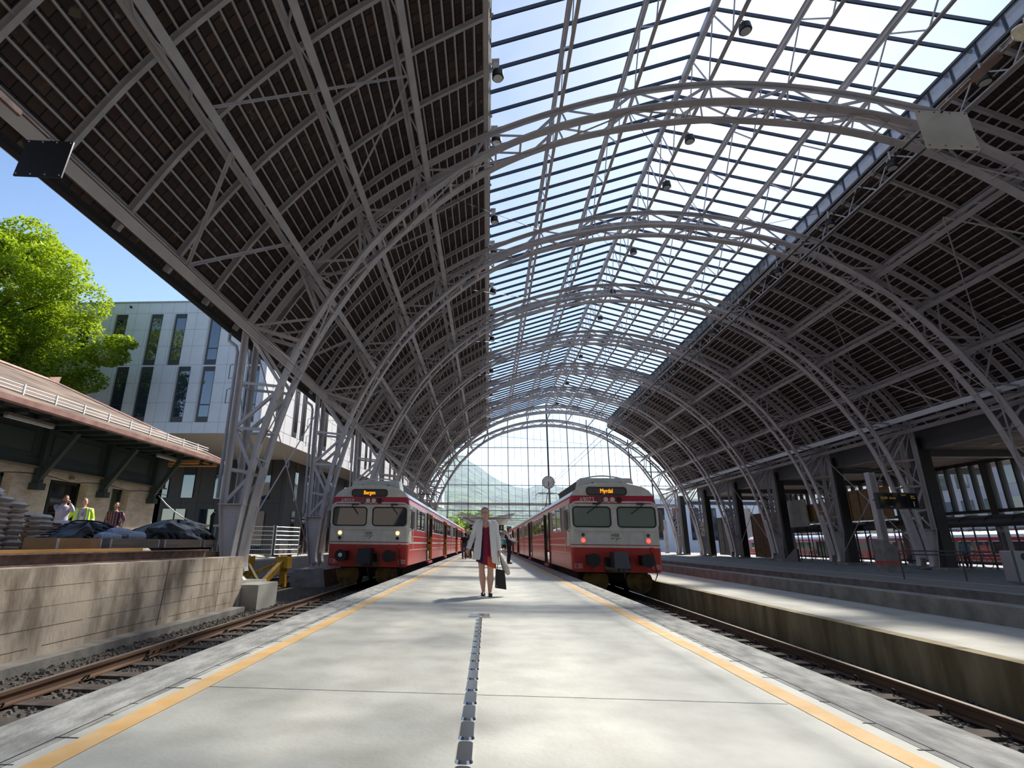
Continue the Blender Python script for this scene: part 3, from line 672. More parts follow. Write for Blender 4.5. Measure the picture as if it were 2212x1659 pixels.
def topz(x):
    a = abs(x); R2 = RS+[(0, 19.25)]
    for i in range(len(R2)-1):
        if R2[i+1][0] <= a <= R2[i][0]: f = (a-R2[i][0])/(R2[i+1][0]-R2[i][0]+1e-9); return R2[i][1]+f*(R2[i+1][1]-R2[i][1])
    return 7.6
for k in range(-17, 18):
    x = k*2.61/3; zb = 4.1 if (k < 4 and k % 3 == 0) or (k < 4) else 5.9
    if abs(x) > 15.6: continue
    hv = k % 3 == 0; w_ = .085 if hv else .03
    m = MB(); m.box(XC+x-w_/2-(.05 if k == 0 else 0), XC+x+w_/2+(.05 if k == 0 else 0), YG-(.22 if hv else .02), YG+.04, zb, topz(x)-.1); m.obj('mullion', 'glazebar', t)
m = MB()
# clock hung on the middle mullion
t = thing('station_clock', 'large round white station clock with black hands in front of the glazed end wall', 'clock', (7.75, 67.2, 8.5))
m = MB(); m.disc((7.75, 67.2, 8.5), .80, .3, 'y', 40); m.obj('case', 'steel_dark', t)
m = MB(); m.disc((7.75, 67.17, 8.5), .75, .03, 'y', 40); m.obj('dial', 'clock_white', t)
for k in range(12):
    a = k*pi/6; l = .14 if k % 3 else .2
    m = MB(); m.bar((7.75+.7*sin(a), 67.16, 8.5+.7*cos(a)), (7.75+(.7-l)*sin(a), 67.16, 8.5+(.7-l)*cos(a)), .045, .01, (0, 1, 0)); m.obj('hour_mark', 'black', t)
for a, l, w_, nm in ((R(177), .6, .05, 'minute_hand'), (R(185), .42, .075, 'hour_hand')):
    m = MB(); m.bar((7.75-.1*sin(a), 67.14, 8.5-.1*cos(a)), (7.75+l*sin(a), 67.14, 8.5+l*cos(a)), w_, .01, (0, 1, 0)); m.obj(nm, 'black', t)
m = MB(); m.tube([(7.75, 67.5, 8.5), (7.9, 68.85, 8.5)], .05, 6); m.obj('bracket', 'steel', t)
m = MB(); m.tube([(7.75, 67.4, 7.7), (7.75, 67.4, 5.9)], .07, 8); m.obj('pole', 'steel', t)
# ================================================ LAMPS
def arm(m, x, y, z):
    if x < 4: m.tube([(x-.05, y, z+.45), (.06, y, z+.5)], .03, 6)
    elif x > 12: m.tube([(x, y, z+.3), (x, y, z+.62), (15.93, y, z+.65)], .03, 6)
    else: m.tube([(x, y, z+.3), (8.0, y, z+.4)], .025, 6)
def lamp(x, y, z, label, group, bracket=1):
    t = thing('hanging_floodlight', label, 'lamp', (x, y, z), group=group)
    m = MB(); m.loft([(x, y, z+.14, .10, .10), (x, y, z+.13, .17, .17), (x, y, z-.1, .19, .19), (x, y, z-.13, .17, .17)], 20); m.obj('housing', 'black', t, smooth=False)
    m = MB(); m.disc((x, y, z-.145), .15, .02, 'z', 20); m.obj('lens', 'lens', t)
    m = MB()
    if bracket: m.box(x-.14, x+.02, y-.09, y+.09, z+.22, z+.5); m.box(x-.2, x+.05, y-.14, y+.14, z+.5, z+.54)
    m.tube([(x, y, z+.12), (x, y, z+.3)], .03, 6); arm(m, x, y, z); m.tube([(x-.19, y, z), (x-.15, y, z+.26), (x+.15, y, z+.26), (x+.19, y, z)], .012, 5); m.obj('bracket', 'white_paint' if bracket else 'steel', t)
    return t
la = None
def lampset(spots, lab, group, bracket):
    first = None
    for i, (x, y, z) in enumerate(spots):
        l = (lab % ('nearest' if i == 0 else ORD[i]))
        if first is None: first = lamp(x, y, z, l, group, bracket)
        else: dup(first, (x, y, z), label=l)
lampset([(.42, y, 15.3) for y in (13.1, 15.9, 20.9, 23.6, 28.1, 31.4, 35.6, 38.9, 43.1, 46.4, 50.6, 54, 58, 61.5, 65)], '%s black drum floodlight from the camera along the left skylight edge', 'floodlights along the left skylight edge', 1)
lampset([(15.6, y-.2, 15.1) for y in (14.0, 17.9, 21.7, 26.1, 30.6, 34.5, 38.5, 42.5, 46.5, 50.5, 54.5, 58.5)], '%s black drum floodlight from the camera along the right skylight edge', 'floodlights along the right skylight edge', 0)
lampset([(8.15, y, 16.55) for y in (12.9, 17.6, 20.4, 26.0, 30.9, 34.9, 38.9, 43, 47, 51, 55, 59, 63)], '%s dark drum floodlight from the camera hanging under the skylight ridge', 'floodlights under the skylight ridge', 0)
# catenary: tension plates, insulators, wires
def catenary(xt, z, y, dark, side):
    t = thing('tensioner_plate', '%s square metal plate hanging from the overhead line at the upper %s' % ('black' if dark else 'pale grey', side), 'plate', (xt, y, z))
    m = MB(); c = Vector((xt, y, z)); u = Vector((1, .06, -.04)).normalized(); v = Vector((.1, .12, 1)).normalized() if not dark else Vector((-.05, .12, 1)).normalized(); hw = .24
    nrm = u.cross(v).normalized()*.008
    q = [c+u*a*hw+v*b*hw for a, b in ((-1, -1), (1, -1), (1, 1), (-1, 1))]
    m.hexa([q[0]-nrm, q[1]-nrm, q[1]+nrm, q[0]+nrm, q[3]-nrm, q[2]-nrm, q[2]+nrm, q[3]+nrm]); m.obj('plate', 'plate_black' if dark else 'plate', t)
    nn = -nrm.normalized() if nrm.y > 0 else nrm.normalized()
    for k in range(4):
        for b in (-1, 1):
            m = MB(); p = c+u*(-.9+k*.6)*hw+v*b*hw*.9; m.ball(p+nn*.01, .008, 6); m.obj('rivet', 'chrome' if dark else 'rust', t)
    t2 = thing('insulator', '%s ribbed insulator string in front of the %s hanging plate' % ('dark' if dark else 'beige', 'black' if dark else 'pale grey'), 'insulator', (xt, y-1.2, z+.1))
    P = [(xt+.0*k, y-.75-.1*k, z+.22+.005*k) for k in range(9)]
    for k in range(8):
        m = MB(); a = Vector(P[k]); b = Vector(P[k+1]); m.tube([a, a*.7+b*.3, a*.3+b*.7, b], [.04, .075, .07, .035], 14); m.obj('shed', 'porcelain_dark' if dark else 'porcelain', t2)
    m = MB(); m.tube([P[0], (xt, y-.5, z+.22), (xt, y-.3, z+.24), (xt, y-.02, z+.24)], .014, 6); m.box(xt-.02, xt+.02, y-.6, y-.35, z+.19, z+.25); m.obj('clevis', 'rust', t2)
    m = MB(); m.tube([P[-1], (xt, y-4, z+.3)], .015, 5); m.obj('stay_wire', 'wire', t2)
    for dz, nm in ((.22, 'upper carrier'), (.02, 'lower contact')):
        m = MB(); m.tube([(xt+.02, y, z+dz), (xt, y+12, z+dz*1.1-.02), (xt, y+60, z+dz), (xt, 140, z+dz)], .010, 5)
        tag(m.obj('overhead_wire', 'wire'), 'black %s wire running above the %s track' % (nm, side), 'wire')
catenary(4.32, 4.78, 4.25, False, 'right'); catenary(-4.42, 4.66, 4.1, True, 'left')
for a, b, l in (((24, 13.8, 7.5), (4.3, 60, 6.0), 'thin wire slanting across the right roof, lower'), ((24, 12, 9.4), (4.3, 62, 6.4), 'thin wire slanting across the right roof, upper'), ((-7.5, 22.7, 6.3), (24, 33, 5.4), 'cross span wire over the tracks')):
    m = MB(); m.tube([a, b], .009, 5); tag(m.obj('span_wire', 'steel_light'), l, 'wire')
# ================================================ TRAINS
BP = [(1.40, .14), (1.5, .2), (1.5, 1.47), (1.485, 2.38), (1.44, 2.62), (1.30, 2.84), (1.05, 2.99), (.6, 3.09), (0, 3.12)]   # body half section, z above platform
def sect(k=1.0, cut=None): return [(x*k, z) for x, z in BP]
def build_train(xc, yf, num, dest, face, label, zb=0.0, ncars=3, full=True, cab=True):
    t = thing('passenger_train', label, 'train', (xc, yf, zb-.57))
    for c in range(ncars):
        y0 = yf+c*24.1; y1 = y0+23.8
        a0 = y0+(.14 if c == 0 and cab else 0)
        m = MB(); mats = ['red', 'train_grey', 'red', 'train_roof', 'undercar']
        mi = {0: 4, 1: 0, 2: 1, 3: 2, 4: 3, 5: 3, 6: 3, 7: 3}
        for s in (-1, 1):
            for i in range(len(BP)-1):
                (xa, za), (xb, zb_) = BP[i], BP[i+1]
                m.add([(xc+s*xa, a0, zb+za), (xc+s*xb, a0, zb+zb_), (xc+s*xb, y1, zb+zb_), (xc+s*xa, y1, zb+za)], [(0, 1, 2, 3)], mi[i])
        full_sec = [(xc+x, zb+z) for x, z in BP]+[(xc-x, zb+z) for x, z in reversed(BP[:-1])]
        for yy in (a0, y1): m.add([(x, yy, z) for x, z in full_sec], [tuple(range(len(full_sec)))], 4)
        m.add([(xc-1.4, a0, zb+.14), (xc+1.4, a0, zb+.14), (xc+1.4, y1, zb+.14), (xc-1.4, y1, zb+.14)], [(0, 1, 2, 3)], 4)
        m.obj('car_body', mats, t, recalc=False)
        # ribs and stripes along the sides
        for s in (-1, 1):
            m = MB()
            for z, h in ((.74, .03), (1.0, .07), (1.24, .03)): m.box(xc+s*1.5-.012, xc+s*1.5+.012, y0+.3, y1-.1, zb+z-h/2, zb+z+h/2)
            m.obj('side_moulding', 'train_white', t)
            m = MB(); m.box(xc+s*1.44-.03, xc+s*1.44+.03, y0+.2, y1, zb+2.60, zb+2.635); m.obj('rain_strip', 'crimson', t)
            wins = [2.3, 3.7, 8.6, 10.0, 11.4, 12.8, 14.2, 18.7, 20.1, 21.5]
            for wy in wins:
                m = MB(); x = xc+s*1.497; P = [(y0+wy+.6+a, b) for a, b in rrect(0, zb+1.93, .55, .42, .08, 3)]; m.prism(P, 'x', x-.02, x+.006); w0 = m.obj('window', 'train_glass', t)
                m = MB(); P = [(y0+wy+.6+a, b) for a, b in rrect(0, zb+1.93, .56, .43, .08, 3)]; m.tube([(x+s*.01, a, b) for a, b in P+[P[0]]], .02, 4); m.box(x-.01, x+.012, y0+wy+.05, y0+wy+1.15, zb+2.1, zb+2.13); m.obj('window_frame', 'chrome', w0)
            for dy in (6.3, 16.4):
                x = xc+s*1.5; m = MB(); m.box(x-.03, x+.012, y0+dy, y0+dy+1.5, zb+.2, zb+2.42); d = m.obj('doorway_shade', 'glassdark', t)  # flat dark panel paints the shade of the open door
                for yy, tt, pr in ((dy-.08, 'brown_leaf', .045), (dy+1.5, 'orange' if face == 'head' else 'brown_leaf', .10)):
                    m = MB(); m.box(min(x, x+s*pr), max(x, x+s*pr), y0+yy, y0+yy+.06, zb+.22, zb+2.38); m.obj('door_leaf', tt, d)
                    m = MB(); m.box(min(x, x+s*(pr-.02)), max(x, x+s*(pr-.02)), y0+yy-.005, y0+yy+.065, zb+1.3, zb+2.2); m.obj('door_glass', 'glassdark', d)
                m = MB(); m.box(min(x, x+s*.12), max(x, x+s*.12), y0+dy-.1, y0+dy+1.6, zb+.06, zb+.16); m.obj('door_step', 'crimson', t)
        # roof gear
        m = MB(); m.box(xc-.5, xc+.5, y0+2.2, y1-1, zb+3.1, zb+3.2)
        for k in range(22): m.box(xc-.62, xc+.62, y0+2.5+k*.95, y0+2.6+k*.95, zb+3.08, zb+3.25)
        m.obj('roof_walkway', 'train_grey', t)
        # underframe, bogies
        m = MB(); m.box(xc-1.2, xc+1.2, y0+.8, y1-.5, zb-.15, zb+.2); m.obj('underframe', 'undercar', t)
        for by in (3.2, 20.2):
            m = MB(); m.box(xc-1.0, xc+1.0, y0+by-1.6, y0+by+1.6, zb-.28, zb+.05); bo = m.obj('bogie', 'undercar', t)
            for wy in (-1.1, 1.1):
                for s in (-1, 1):
                    m = MB(); m.disc((xc+s*.75-.06, y0+by+wy, zb-.12), .45, .12, 'x', 20); m.obj('wheel', 'undercar', bo)
        if c < ncars-1:
            m = MB(); m.box(xc-.7, xc+.7, y1, y1+.3, zb+.2, zb+2.7); m.obj('gangway_bellows', 'rubber', t)
    if not cab: return t
    # cab end
    zc = lambda z: zb+z
    levels = [(.14, 1.42), (.2, 1.5), (.93, 1.5), (.96, 1.5), (1.0, 1.5), (1.03, 1.5), (2.38, 1.485), (2.66, 1.43), (2.84, 1.30), (2.99, 1.05), (3.09, .6), (3.12, .02)]
    bands = ['red_front', 'red_front', 'train_white', 'train_white', 'red_front', 'train_white', 'crimson', 'train_white', 'train_white', 'train_white', 'train_white']
    names = ['red_front', 'train_white', 'crimson']; m = MB()
    yF = yf
    for i in range(len(levels)-1):
        (z0, w0), (z1, w1) = levels[i], levels[i+1]; k = names.index(bands[i]); r_ = .09
        fa, fb = max(w0-r_, .0), max(w1-r_, .0)
        m.add([(xc-fa, yF, zc(z0)), (xc+fa, yF, zc(z0)), (xc+fb, yF, zc(z1)), (xc-fb, yF, zc(z1))], [(0, 1, 2, 3)], k)
        for s in (-1, 1):
            m.add([(xc+s*fa, yF, zc(z0)), (xc+s*(w0-.025), yF+.03, zc(z0)), (xc+s*(w1-.025), yF+.03, zc(z1)), (xc+s*fb, yF, zc(z1))], [(0, 1, 2, 3)], k)
            m.add([(xc+s*(w0-.025), yF+.03, zc(z0)), (xc+s*w0, yF+.14, zc(z0)), (xc+s*w1, yF+.14, zc(z1)), (xc+s*(w1-.025), yF+.03, zc(z1))], [(0, 1, 2, 3)], k)
    m.obj('cab_front', names, t)
    for s in (-1, 1):   # white cab side panel
        m = MB(); m.prism([(yF+.13, zc(.98)), (yF+.95, zc(.98)), (yF+.75, zc(1.47)), (yF+.75, zc(2.38)), (yF+.13, zc(2.38))], 'x', xc+s*1.5-.02, xc+s*1.5+.004); m.obj('cab_side_panel', 'train_white', t)
        m = MB(); P = [(yF+.45+a, b) for a, b in rrect(0, zc(1.93), .25, .4, .06, 3)]; m.prism(P, 'x', xc+s*1.5-.01, xc+s*1.5+.008); m.obj('cab_side_window', 'train_glass', t)
        m = MB(); x = xc+s*1.62; m.loft([(x, yF+.18, zc(1.5), .05, .07), (x, yF+.18, zc(1.54), .08, .1), (x, yF+.18, zc(2.12), .08, .1), (x, yF+.18, zc(2.16), .05, .07)], 10); m.tube([(x, yF+.18, zc(2.14)), (xc+s*1.48, yF+.2, zc(2.2))], .015, 5); m.tube([(x, yF+.18, zc(1.52)), (xc+s*1.49, yF+.2, zc(1.42))], .015, 5); m.obj('mirror', 'train_grey', t)
        m = MB(); m.tube([(xc+s*1.55, yF+.9, zc(.7)), (xc+s*1.55, yF+.9, zc(1.6))], .018, 6); m.obj('handrail', 'chrome', t)
    m = MB(); P = rrect(xc, zc(1.98), 1.46, .46, .22, 6); m.tube([(a, yF-.005, b) for a, b in P+[P[0]]], .035, 6); m.obj('windscreen_surround', 'train_white', t)
    for s in (-1, 1):
        m = MB(); P = rrect(xc+s*.755, zc(1.94), .635, .33, .12, 6); m.prism(P, 'y', yF-.012, yF+.02); wn = m.obj('windscreen', 'cab_glass_reflection' if face == 'tail' else 'train_glass', t)
        m = MB(); m.tube([(a, yF-.02, b) for a, b in P+[P[0]]], .022, 6); m.obj('windscreen_frame', 'rubber', wn)
        P2 = rrect(xc+s*.755, zc(1.94), .675, .37, .15, 6); m = MB(); m.tube([(a, yF-.01, b) for a, b in P2+[P2[0]]], .02, 6); m.obj('windscreen_rim', 'train_white', wn)
        m = MB(); xa = xc+s*.755+.25
        m.tube([(xa, yF-.05, zc(2.38)), (xa-.1, yF-.07, zc(2.28)), (xa-.42, yF-.05, zc(2.05))] if face == 'tail' else [(xa-.2, yF-.05, zc(2.38)), (xa-.12, yF-.07, zc(2.25)), (xa+.05, yF-.05, zc(2.02))], .014, 6); m.box(xa-.2, xa+.05, yF-.05, yF, zc(2.36), zc(2.41)); m.obj('wiper', 'black', t)
        # lamp cluster
        m = MB(); P = rrect(xc+s*1.09, zc(1.25), .10, .19, .05, 4); m.prism(P, 'y', yF-.03, yF+.01); lc = m.obj('lamp_cluster', 'train_white', t)
        for z, mt in ((1.34, 'amber' if face == 'head' else 'lampgrey'), (1.16, 'black' if face == 'head' else 'redlight')):
            m = MB(); m.disc((xc+s*1.09, yF-.045, zc(z)), .062, .02, 'y', 18); m.obj('lamp', mt, lc)
        # buffers
        m = MB(); m.box(xc+s*.87-.16, xc+s*.87+.16, yF-.35, yF+.02, zc(.38), zc(.70)); bf = m.obj('buffer', 'black', t)
        m = MB(); m.tube([(xc+s*.87, yF-.3, zc(.54)), (xc+s*.87, yF-.56, zc(.54))], .09, 12); m.loft([], 3) if 0 else None; m.disc((xc+s*.87, yF-.6, zc(.54)), .21, .04, 'y', 28); m.obj('buffer_disc', 'rubber', bf)
        if face == 'head' and s < 0:
            m = MB(); m.ball((xc+s*.87, yF-.6, zc(.56)), (.075, .015, .075), 12); m.obj('chalk_mark', 'white_paint', bf)
        m = MB(); m.box(xc+s*1.28-.13, xc+s*1.28+.13, yF-.012, yF, zc(.26), zc(.40)); pl = m.obj('data_plate', 'numwhite', t)
        m = MB(); m.box(xc+s*1.28-.118, xc+s*1.28+.118, yF-.016, yF-.01, zc(.272), zc(.388)); m.obj('data_plate_field', 'red_front', pl)
        m = MB()
        for k in range(3): m.box(xc+s*1.28-.02, xc+s*1.28+.09, yF-.02, yF-.015, zc(.29+k*.033), zc(.303+k*.033))
        m.box(xc+s*1.28-.09, xc+s*1.28-.06, yF-.02, yF-.015, zc(.32), zc(.345)); m.obj('data_plate_lines', 'numwhite', pl)
        # snow plough / wheel guard
        m = MB(); P = [(xc+s*.72+.42*cos(a), zc(-.12)+(.0 if sin(a) > .4 else .0)+.40*min(sin(a), .55)) for a in [k*2*pi/24 for k in range(24)]]; m.prism(P, 'y', yF+.1, yF+.16); m.obj('wheel_guard', 'plough', t, label='dirty yellow wheel guard')
    m = MB(); m.box(xc-1.35, xc+1.35, yF-.04, yF, zc(1.46), zc(1.5)); m.obj('front_ledge', 'train_white', t)
    # destination display
    dx = -.05 if face == 'head' else -.2
    m = MB(); m.box(xc+dx-.9, xc+dx+.95, yF-.01, yF+.02, zc(2.66), zc(2.97)); pn = m.obj('display_panel', 'train_white', t)
    m = MB(); P = rrect(xc+dx, zc(2.81), .68, .125, .09, 5); m.prism(P, 'y', yF-.03, yF+.0); ds = m.obj('destination_display', 'glassdark' if face == 'head' else 'lampgrey', t)
    m = MB(); m.tube([(a, yF-.03, b) for a, b in P+[P[0]]], .02, 5); m.obj('display_frame', 'rubber', ds)
    text(dest, .20, 'led', t, 'destination_text', (dx+.0, -.045, 2.815-(zb-.57)+zb), sx=.8)
    # top lights
    for k, (u, r, mt) in enumerate(((-.26, .1, 'lampgrey'), (-.06, .085, 'lens'), (.16, .085, 'lens'), (.38, .1, 'black'))):
        u += dx+.02
        m = MB(); m.disc((xc+u, yF-.05, zc(2.52)), r+.018, .06, 'y', 22); lp = m.obj('headlight', 'crimson', t)
        m = MB(); m.disc((xc+u, yF-.06, zc(2.52)), r, .02, 'y', 22); m.obj('headlight_lens', mt, lp)
    text(num, .21, 'numwhite', t, 'fleet_number', (-.88, -.02, 2.52+.57), sx=.95)
    text('NSB', .15, 'train_grey', t, 'logo_text', (.0, -.012, 1.33+.57))
    m = MB()
    for s in (-1, 1):
        m.prism([(xc+s*.19, zc(1.245)), (xc+s*.02, zc(1.245)), (xc+s*.03, zc(1.23)), (xc+s*.16, zc(1.23))], 'y', yF-.012, yF-.002)
        m.prism([(xc+s*.13, zc(1.215)), (xc+s*.05, zc(1.215)), (xc+s*.06, zc(1.20)), (xc+s*.11, zc(1.20))], 'y', yF-.012, yF-.002)
    a_ = [R(100-k*26) for k in range(9)]
    m.tube([(xc+.05*cos(a), yF-.008, zc(1.195)+.05*sin(a)) for a in a_], .009, 5); m.obj('winged_wheel_logo', 'train_grey', t)
    # coupler, hoses, ventilation box on the roof
    m = MB(); m.hexa([(xc-.25, yF-.75, zc(.3)), (xc+.25, yF-.75, zc(.3)), (xc+.25, yF, zc(.3)), (xc-.25, yF, zc(.3)), (xc-.22, yF-.62, zc(.8)), (xc+.22, yF-.62, zc(.8)), (xc+.22, yF, zc(.8)), (xc-.22, yF, zc(.8))]); cp = m.obj('coupler_cover', 'black' if face == 'head' else 'steel_dark', t)
    m = MB(); m.box(xc-.42, xc+.42, yF-.06, yF+.0, zc(.16), zc(.62)); m.obj('coupler_pocket', 'glassdark', t)
    m = MB(); m.tube([(xc+.1, yF-.4, zc(.3)), (xc+.12, yF-.42, zc(.0)), (xc+.2, yF-.35, zc(-.3))], .02, 6); m.obj('air_hose', 'black', t)
    m = MB(); x = xc+1.18; m.box(x-.05, x+.05, yF-.07, yF, zc(.78), zc(.95)); m.obj('socket_box', 'red', t)
    m = MB(); m.tube([(x, yF-.06, zc(.78)), (x+.03, yF-.1, zc(.5)), (x+.08, yF-.1, zc(.1)), (x-.02, yF-.1, zc(-.12)), (x-.3, yF-.05, zc(.05))], .02, 6); m.obj('jumper_cable', 'black', t)
    m = MB(); m.hexa([(xc-.98, yF+.75, zc(3.02)), (xc+.98, yF+.75, zc(3.02)), (xc+.98, yF+1.7, zc(3.02)), (xc-.98, yF+1.7, zc(3.02)), (xc-.92, yF+.8, zc(3.36)), (xc+.92, yF+.8, zc(3.36)), (xc+.92, yF+1.7, zc(3.36)), (xc-.92, yF+1.7, zc(3.36))]); vb = m.obj('roof_vent_box', 'train_white', t)
    for u in (-.5, 0, .5):
        m = MB(); m.box(xc+u-.03, xc+u+.03, yF+.7, yF+.76, zc(3.06), zc(3.2)); m.obj('box_clip', 'train_grey', vb)
    m = MB(); m.tube([(xc+.85*(-1+k/6), yF+1.4, zc(3.38)+.13*sin(pi*k/12)) for k in range(13)], .03, 6); m.obj('roof_rail', 'train_white', vb)
    for s in (-1, 1):
        m = MB()
        for k in range(12): m.box(xc+s*.9-.05, xc+s*.9+.05, yF+1.8+k*.42, yF+2.02+k*.42, zc(3.02), zc(3.30))
        m.box(xc+s*.9-.06, xc+s*.9+.06, yF+1.7, yF+7, zc(3.28), zc(3.32)); m.obj('resistor_grid', 'steel_dark', t)
    # pantograph
    yp = yf+20; m = MB()
    m.tube([(xc-.5, yp, zc(3.2)), (xc, yp+1.1, zc(3.75)), (xc, yp-.1, zc(4.55))], .03, 6); m.tube([(xc+.5, yp, zc(3.2)), (xc, yp+1.1, zc(3.75))], .03, 6)
    m.tube([(xc-.85, yp-.1, zc(4.35)), (xc-.7, yp-.1, zc(4.55)), (xc+.7, yp-.1, zc(4.55)), (xc+.85, yp-.1, zc(4.35))], .025, 6); m.tube([(xc-.6, yp+.2, zc(4.52)), (xc+.6, yp+.2, zc(4.52))], .02, 6)
    m.obj('pantograph', 'black', t)
    for u in (-.4, .4):
        m = MB(); m.tube([(xc+u, yp-.4, zc(3.15)), (xc+u, yp-.4, zc(3.45))], [.07, .05], 8); m.obj('roof_insulator', 'porcelain_dark', t)
    return t
build_train(TL, 20.1, '69059', 'Bergen', 'head', 'red and white train 69059 to Bergen left of the platform, amber lamps lit')
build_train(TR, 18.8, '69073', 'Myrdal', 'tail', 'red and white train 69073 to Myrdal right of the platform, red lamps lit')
build_train(37.5, 30, '', '', '', 'red train added behind the glazed bicycle shelter to stand in for a reflection', zb=-.75, ncars=2, cab=False)  # added cars stand in for trains reflected in the shelter glass
# ================================================ PEOPLE
def rem(o, vox, sm=4):
    md = o.modifiers.new('remesh', 'REMESH'); md.mode = 'VOXEL'; md.voxel_size = vox; md.use_smooth_shade = True
    if sm: ms = o.modifiers.new('smooth', 'SMOOTH'); ms.factor = .5; ms.iterations = sm
    return o
def hand(m, wr, d, side, curl=.4, k=1.0):
    wr = Vector(wr); d = Vector(d).normalized(); x = Vector((1, 0, 0)) if abs(d.x) < .8 else Vector((0, 1, 0))
    a = (x-d*x.dot(d)).normalized(); n = a.cross(d).normalized()   # palm plane: across = n (front-back), thickness = a
    m.tube([wr-d*.01, wr+d*.03*k, wr+d*.06*k, wr+d*.09*k], [.024, .03, .036, .036], 10)
    inn = -side
    for i, (off, ln) in enumerate(((-.033, .072), (-.011, .082), (.011, .077), (.032, .06))):
        p0 = wr+d*.082*k+n*off; b = a*inn
        p1 = p0+(d*cos(curl*.6)+b*sin(curl*.6))*ln*.45; p2 = p1+(d*cos(curl*1.6)+b*sin(curl*1.6))*ln*.33; p3 = p2+(d*cos(curl*2.6)+b*sin(curl*2.6))*ln*.25
        m.tube([p0, p1, p2, p3], [.0088, .0082, .0075, .006], 7)
    q = wr+d*.03-n*.022; m.tube([q, q-n*.025+d*.025+a*inn*.01, q-n*.032+d*.055+a*inn*.02, q-n*.03+d*.078+a*inn*.025], [.013, .012, .010, .007], 7)
BASE = dict(hip=(.095, 0, .90), knee=(.10, -.02, .49), ank=(.095, .03, .085), sh=(.185, 0, 1.40), el=(.25, .03, 1.12), wr=(.25, -.03, .88))
def J(pose, k, s):
    v = pose.get(k+('R' if s > 0 else 'L'))
    if v is None: v = BASE[k]; return Vector((v[0]*s, v[1], v[2]))
    return Vector(v)
def person(loc, rotz, label, pose={}, skin='skin', hair='hair_dark', hairlen=0, top=('shirt_grey', 1), bottom=('cloth_black', 1), sc=1.0, vox=.012, girth=1.0, look=(0, -1, 0), fat=1.0, sleeves=1, torso_h=.86, face=True):
    t = thing('person', label, 'person', loc, rotz); t.scale = (sc, sc, sc)
    g = girth; lean = Vector(pose.get('lean', (0, 0, 0)))
    def tz(z): return lean*max(0, (z-.9)/.5)
    hd = Vector(pose.get('head', (0, -.01, 1.60)))+tz(1.6)
    m = MB()
    T = [(.80, .14, .10), (.90, .165*g, .112*g), (1.0, .155*g, .108*g), (1.12, .14*g, .10*g), (1.26, .16*g, .11), (1.36, .175, .10), (1.41, .15, .085), (1.45, .075, .065)]
    m.loft([(tz(z).x, tz(z).y, z, a, b) for z, a, b in T], 22)
    nk = tz(1.45); m.tube([nk+Vector((0, .005, 1.40)), nk*.9+hd*.1+Vector((0, .005, 1.30)), hd+Vector((0, .015, -.04))], [.062, .056, .055], 14)
    # head: skull, jaw, nose, ears
    f = Vector(look).normalized(); sdv = Vector((0, 0, 1)).cross(f).normalized(); up = f.cross(sdv)
    if up.z < 0: up = -up
    def HP(a, b, c): return hd+sdv*a+f*b+up*c
    hb = MB(); hb.ball((0, 0, .03), (.076, .094, .098), 20); hb.loft([(0, .03, -.085, .028, .03), (0, .022, -.07, .046, .05), (0, .012, -.03, .062, .075), (0, 0, .03, .070, .085)], 20)
    hb.loft([(0, .095, .012, .008, .008), (0, .108, -.012, .014, .014), (0, .104, -.024, .016, .012)], 8)
    for s in (-1, 1): hb.ball((s*.078, -.005, .0), (.010, .02, .03), 8)
    hb.ball((0, .083, -.045), (.022, .012, .008), 8); hb.ball((0, .082, -.056), (.02, .012, .007), 8)
    m.add([HP(*v) for v in hb.v], hb.f)
    for s in (-1, 1):
        sh, el, wr = J(pose, 'sh', s)+tz(1.4), J(pose, 'el', s), J(pose, 'wr', s)
        m.limb([sh*.75+Vector((0, 0, .25*sh.z)), sh, (sh+el)/2, el, (el*.6+wr*.4), wr], [.05, .055*fat, .046*fat, .038*fat, .038*fat, .026], 12)
        hand(m, wr, (wr-el), s, pose.get('curl', .4))
        hp, kn, an = J(pose, 'hip', s), J(pose, 'knee', s), J(pose, 'ank', s)
        m.limb([hp, (hp*.6+kn*.4), kn+Vector((0, 0, .03)), kn-Vector((0, 0, .04)), (kn*.6+an*.4)+Vector((0, .012, 0)), an], [.088*fat*g, .076*fat, .052*fat, .050*fat, .058*fat, .036], 14)
        m.limb([an+Vector((0, .02, -.03)), an+Vector((s*.01, -.06, -.045)), an+Vector((s*.015, -.135, -.058))], [.036, .034, .024], 10)
    body = rem(m.obj('body', skin, t, world=False), vox*.75 if vox < .012 else .011, 2)
    if vox < .012: body.modifiers['remesh'].voxel_size = .005
    # face details
    if face:
        for s in (-1, 1):
            m = MB(); p = HP(s*.03, .080, .010); m.ball(p, (.0105, .011, .006), 10); e = m.obj('eye', 'white_paint', t, world=False, smooth=True)
            m = MB(); p = HP(s*.03, .0895, .010); m.ball(p, (.005, .003, .005), 8); m.obj('iris', 'black', e, world=False)
            m = MB(); m.tube([HP(s*.014, .094, .032), HP(s*.03, .096, .037), HP(s*.047, .085, .031)], .0035, 5); m.obj('eyebrow', hair, t, world=False)
        m = MB(); m.tube([HP(-.024, .087, -.05), HP(0, .0965, -.0505), HP(.024, .087, -.05)], [.002, .0035, .002], 5); m.obj('mouth', 'skin_dark', t, world=False)
    hm = MB(); hb = MB(); hb.ball((0, -.012, .045), (.090, .106, .100), 20)
    if hairlen: hb.ball((0, -.045, -.0), (.078, .06, .07+hairlen), 16)
    else: hb.ball((0, -.04, .010), (.088, .078, .08), 16)
    keep = [(v if not (v[1] > .03 and v[2] < .082) else (v[0]*.9, .02, v[2])) for v in hb.v]
    hm.add([HP(*v) for v in keep], hb.f); h_ = hm.obj('hair', hair, t, world=False); rem(h_, .008, 2)
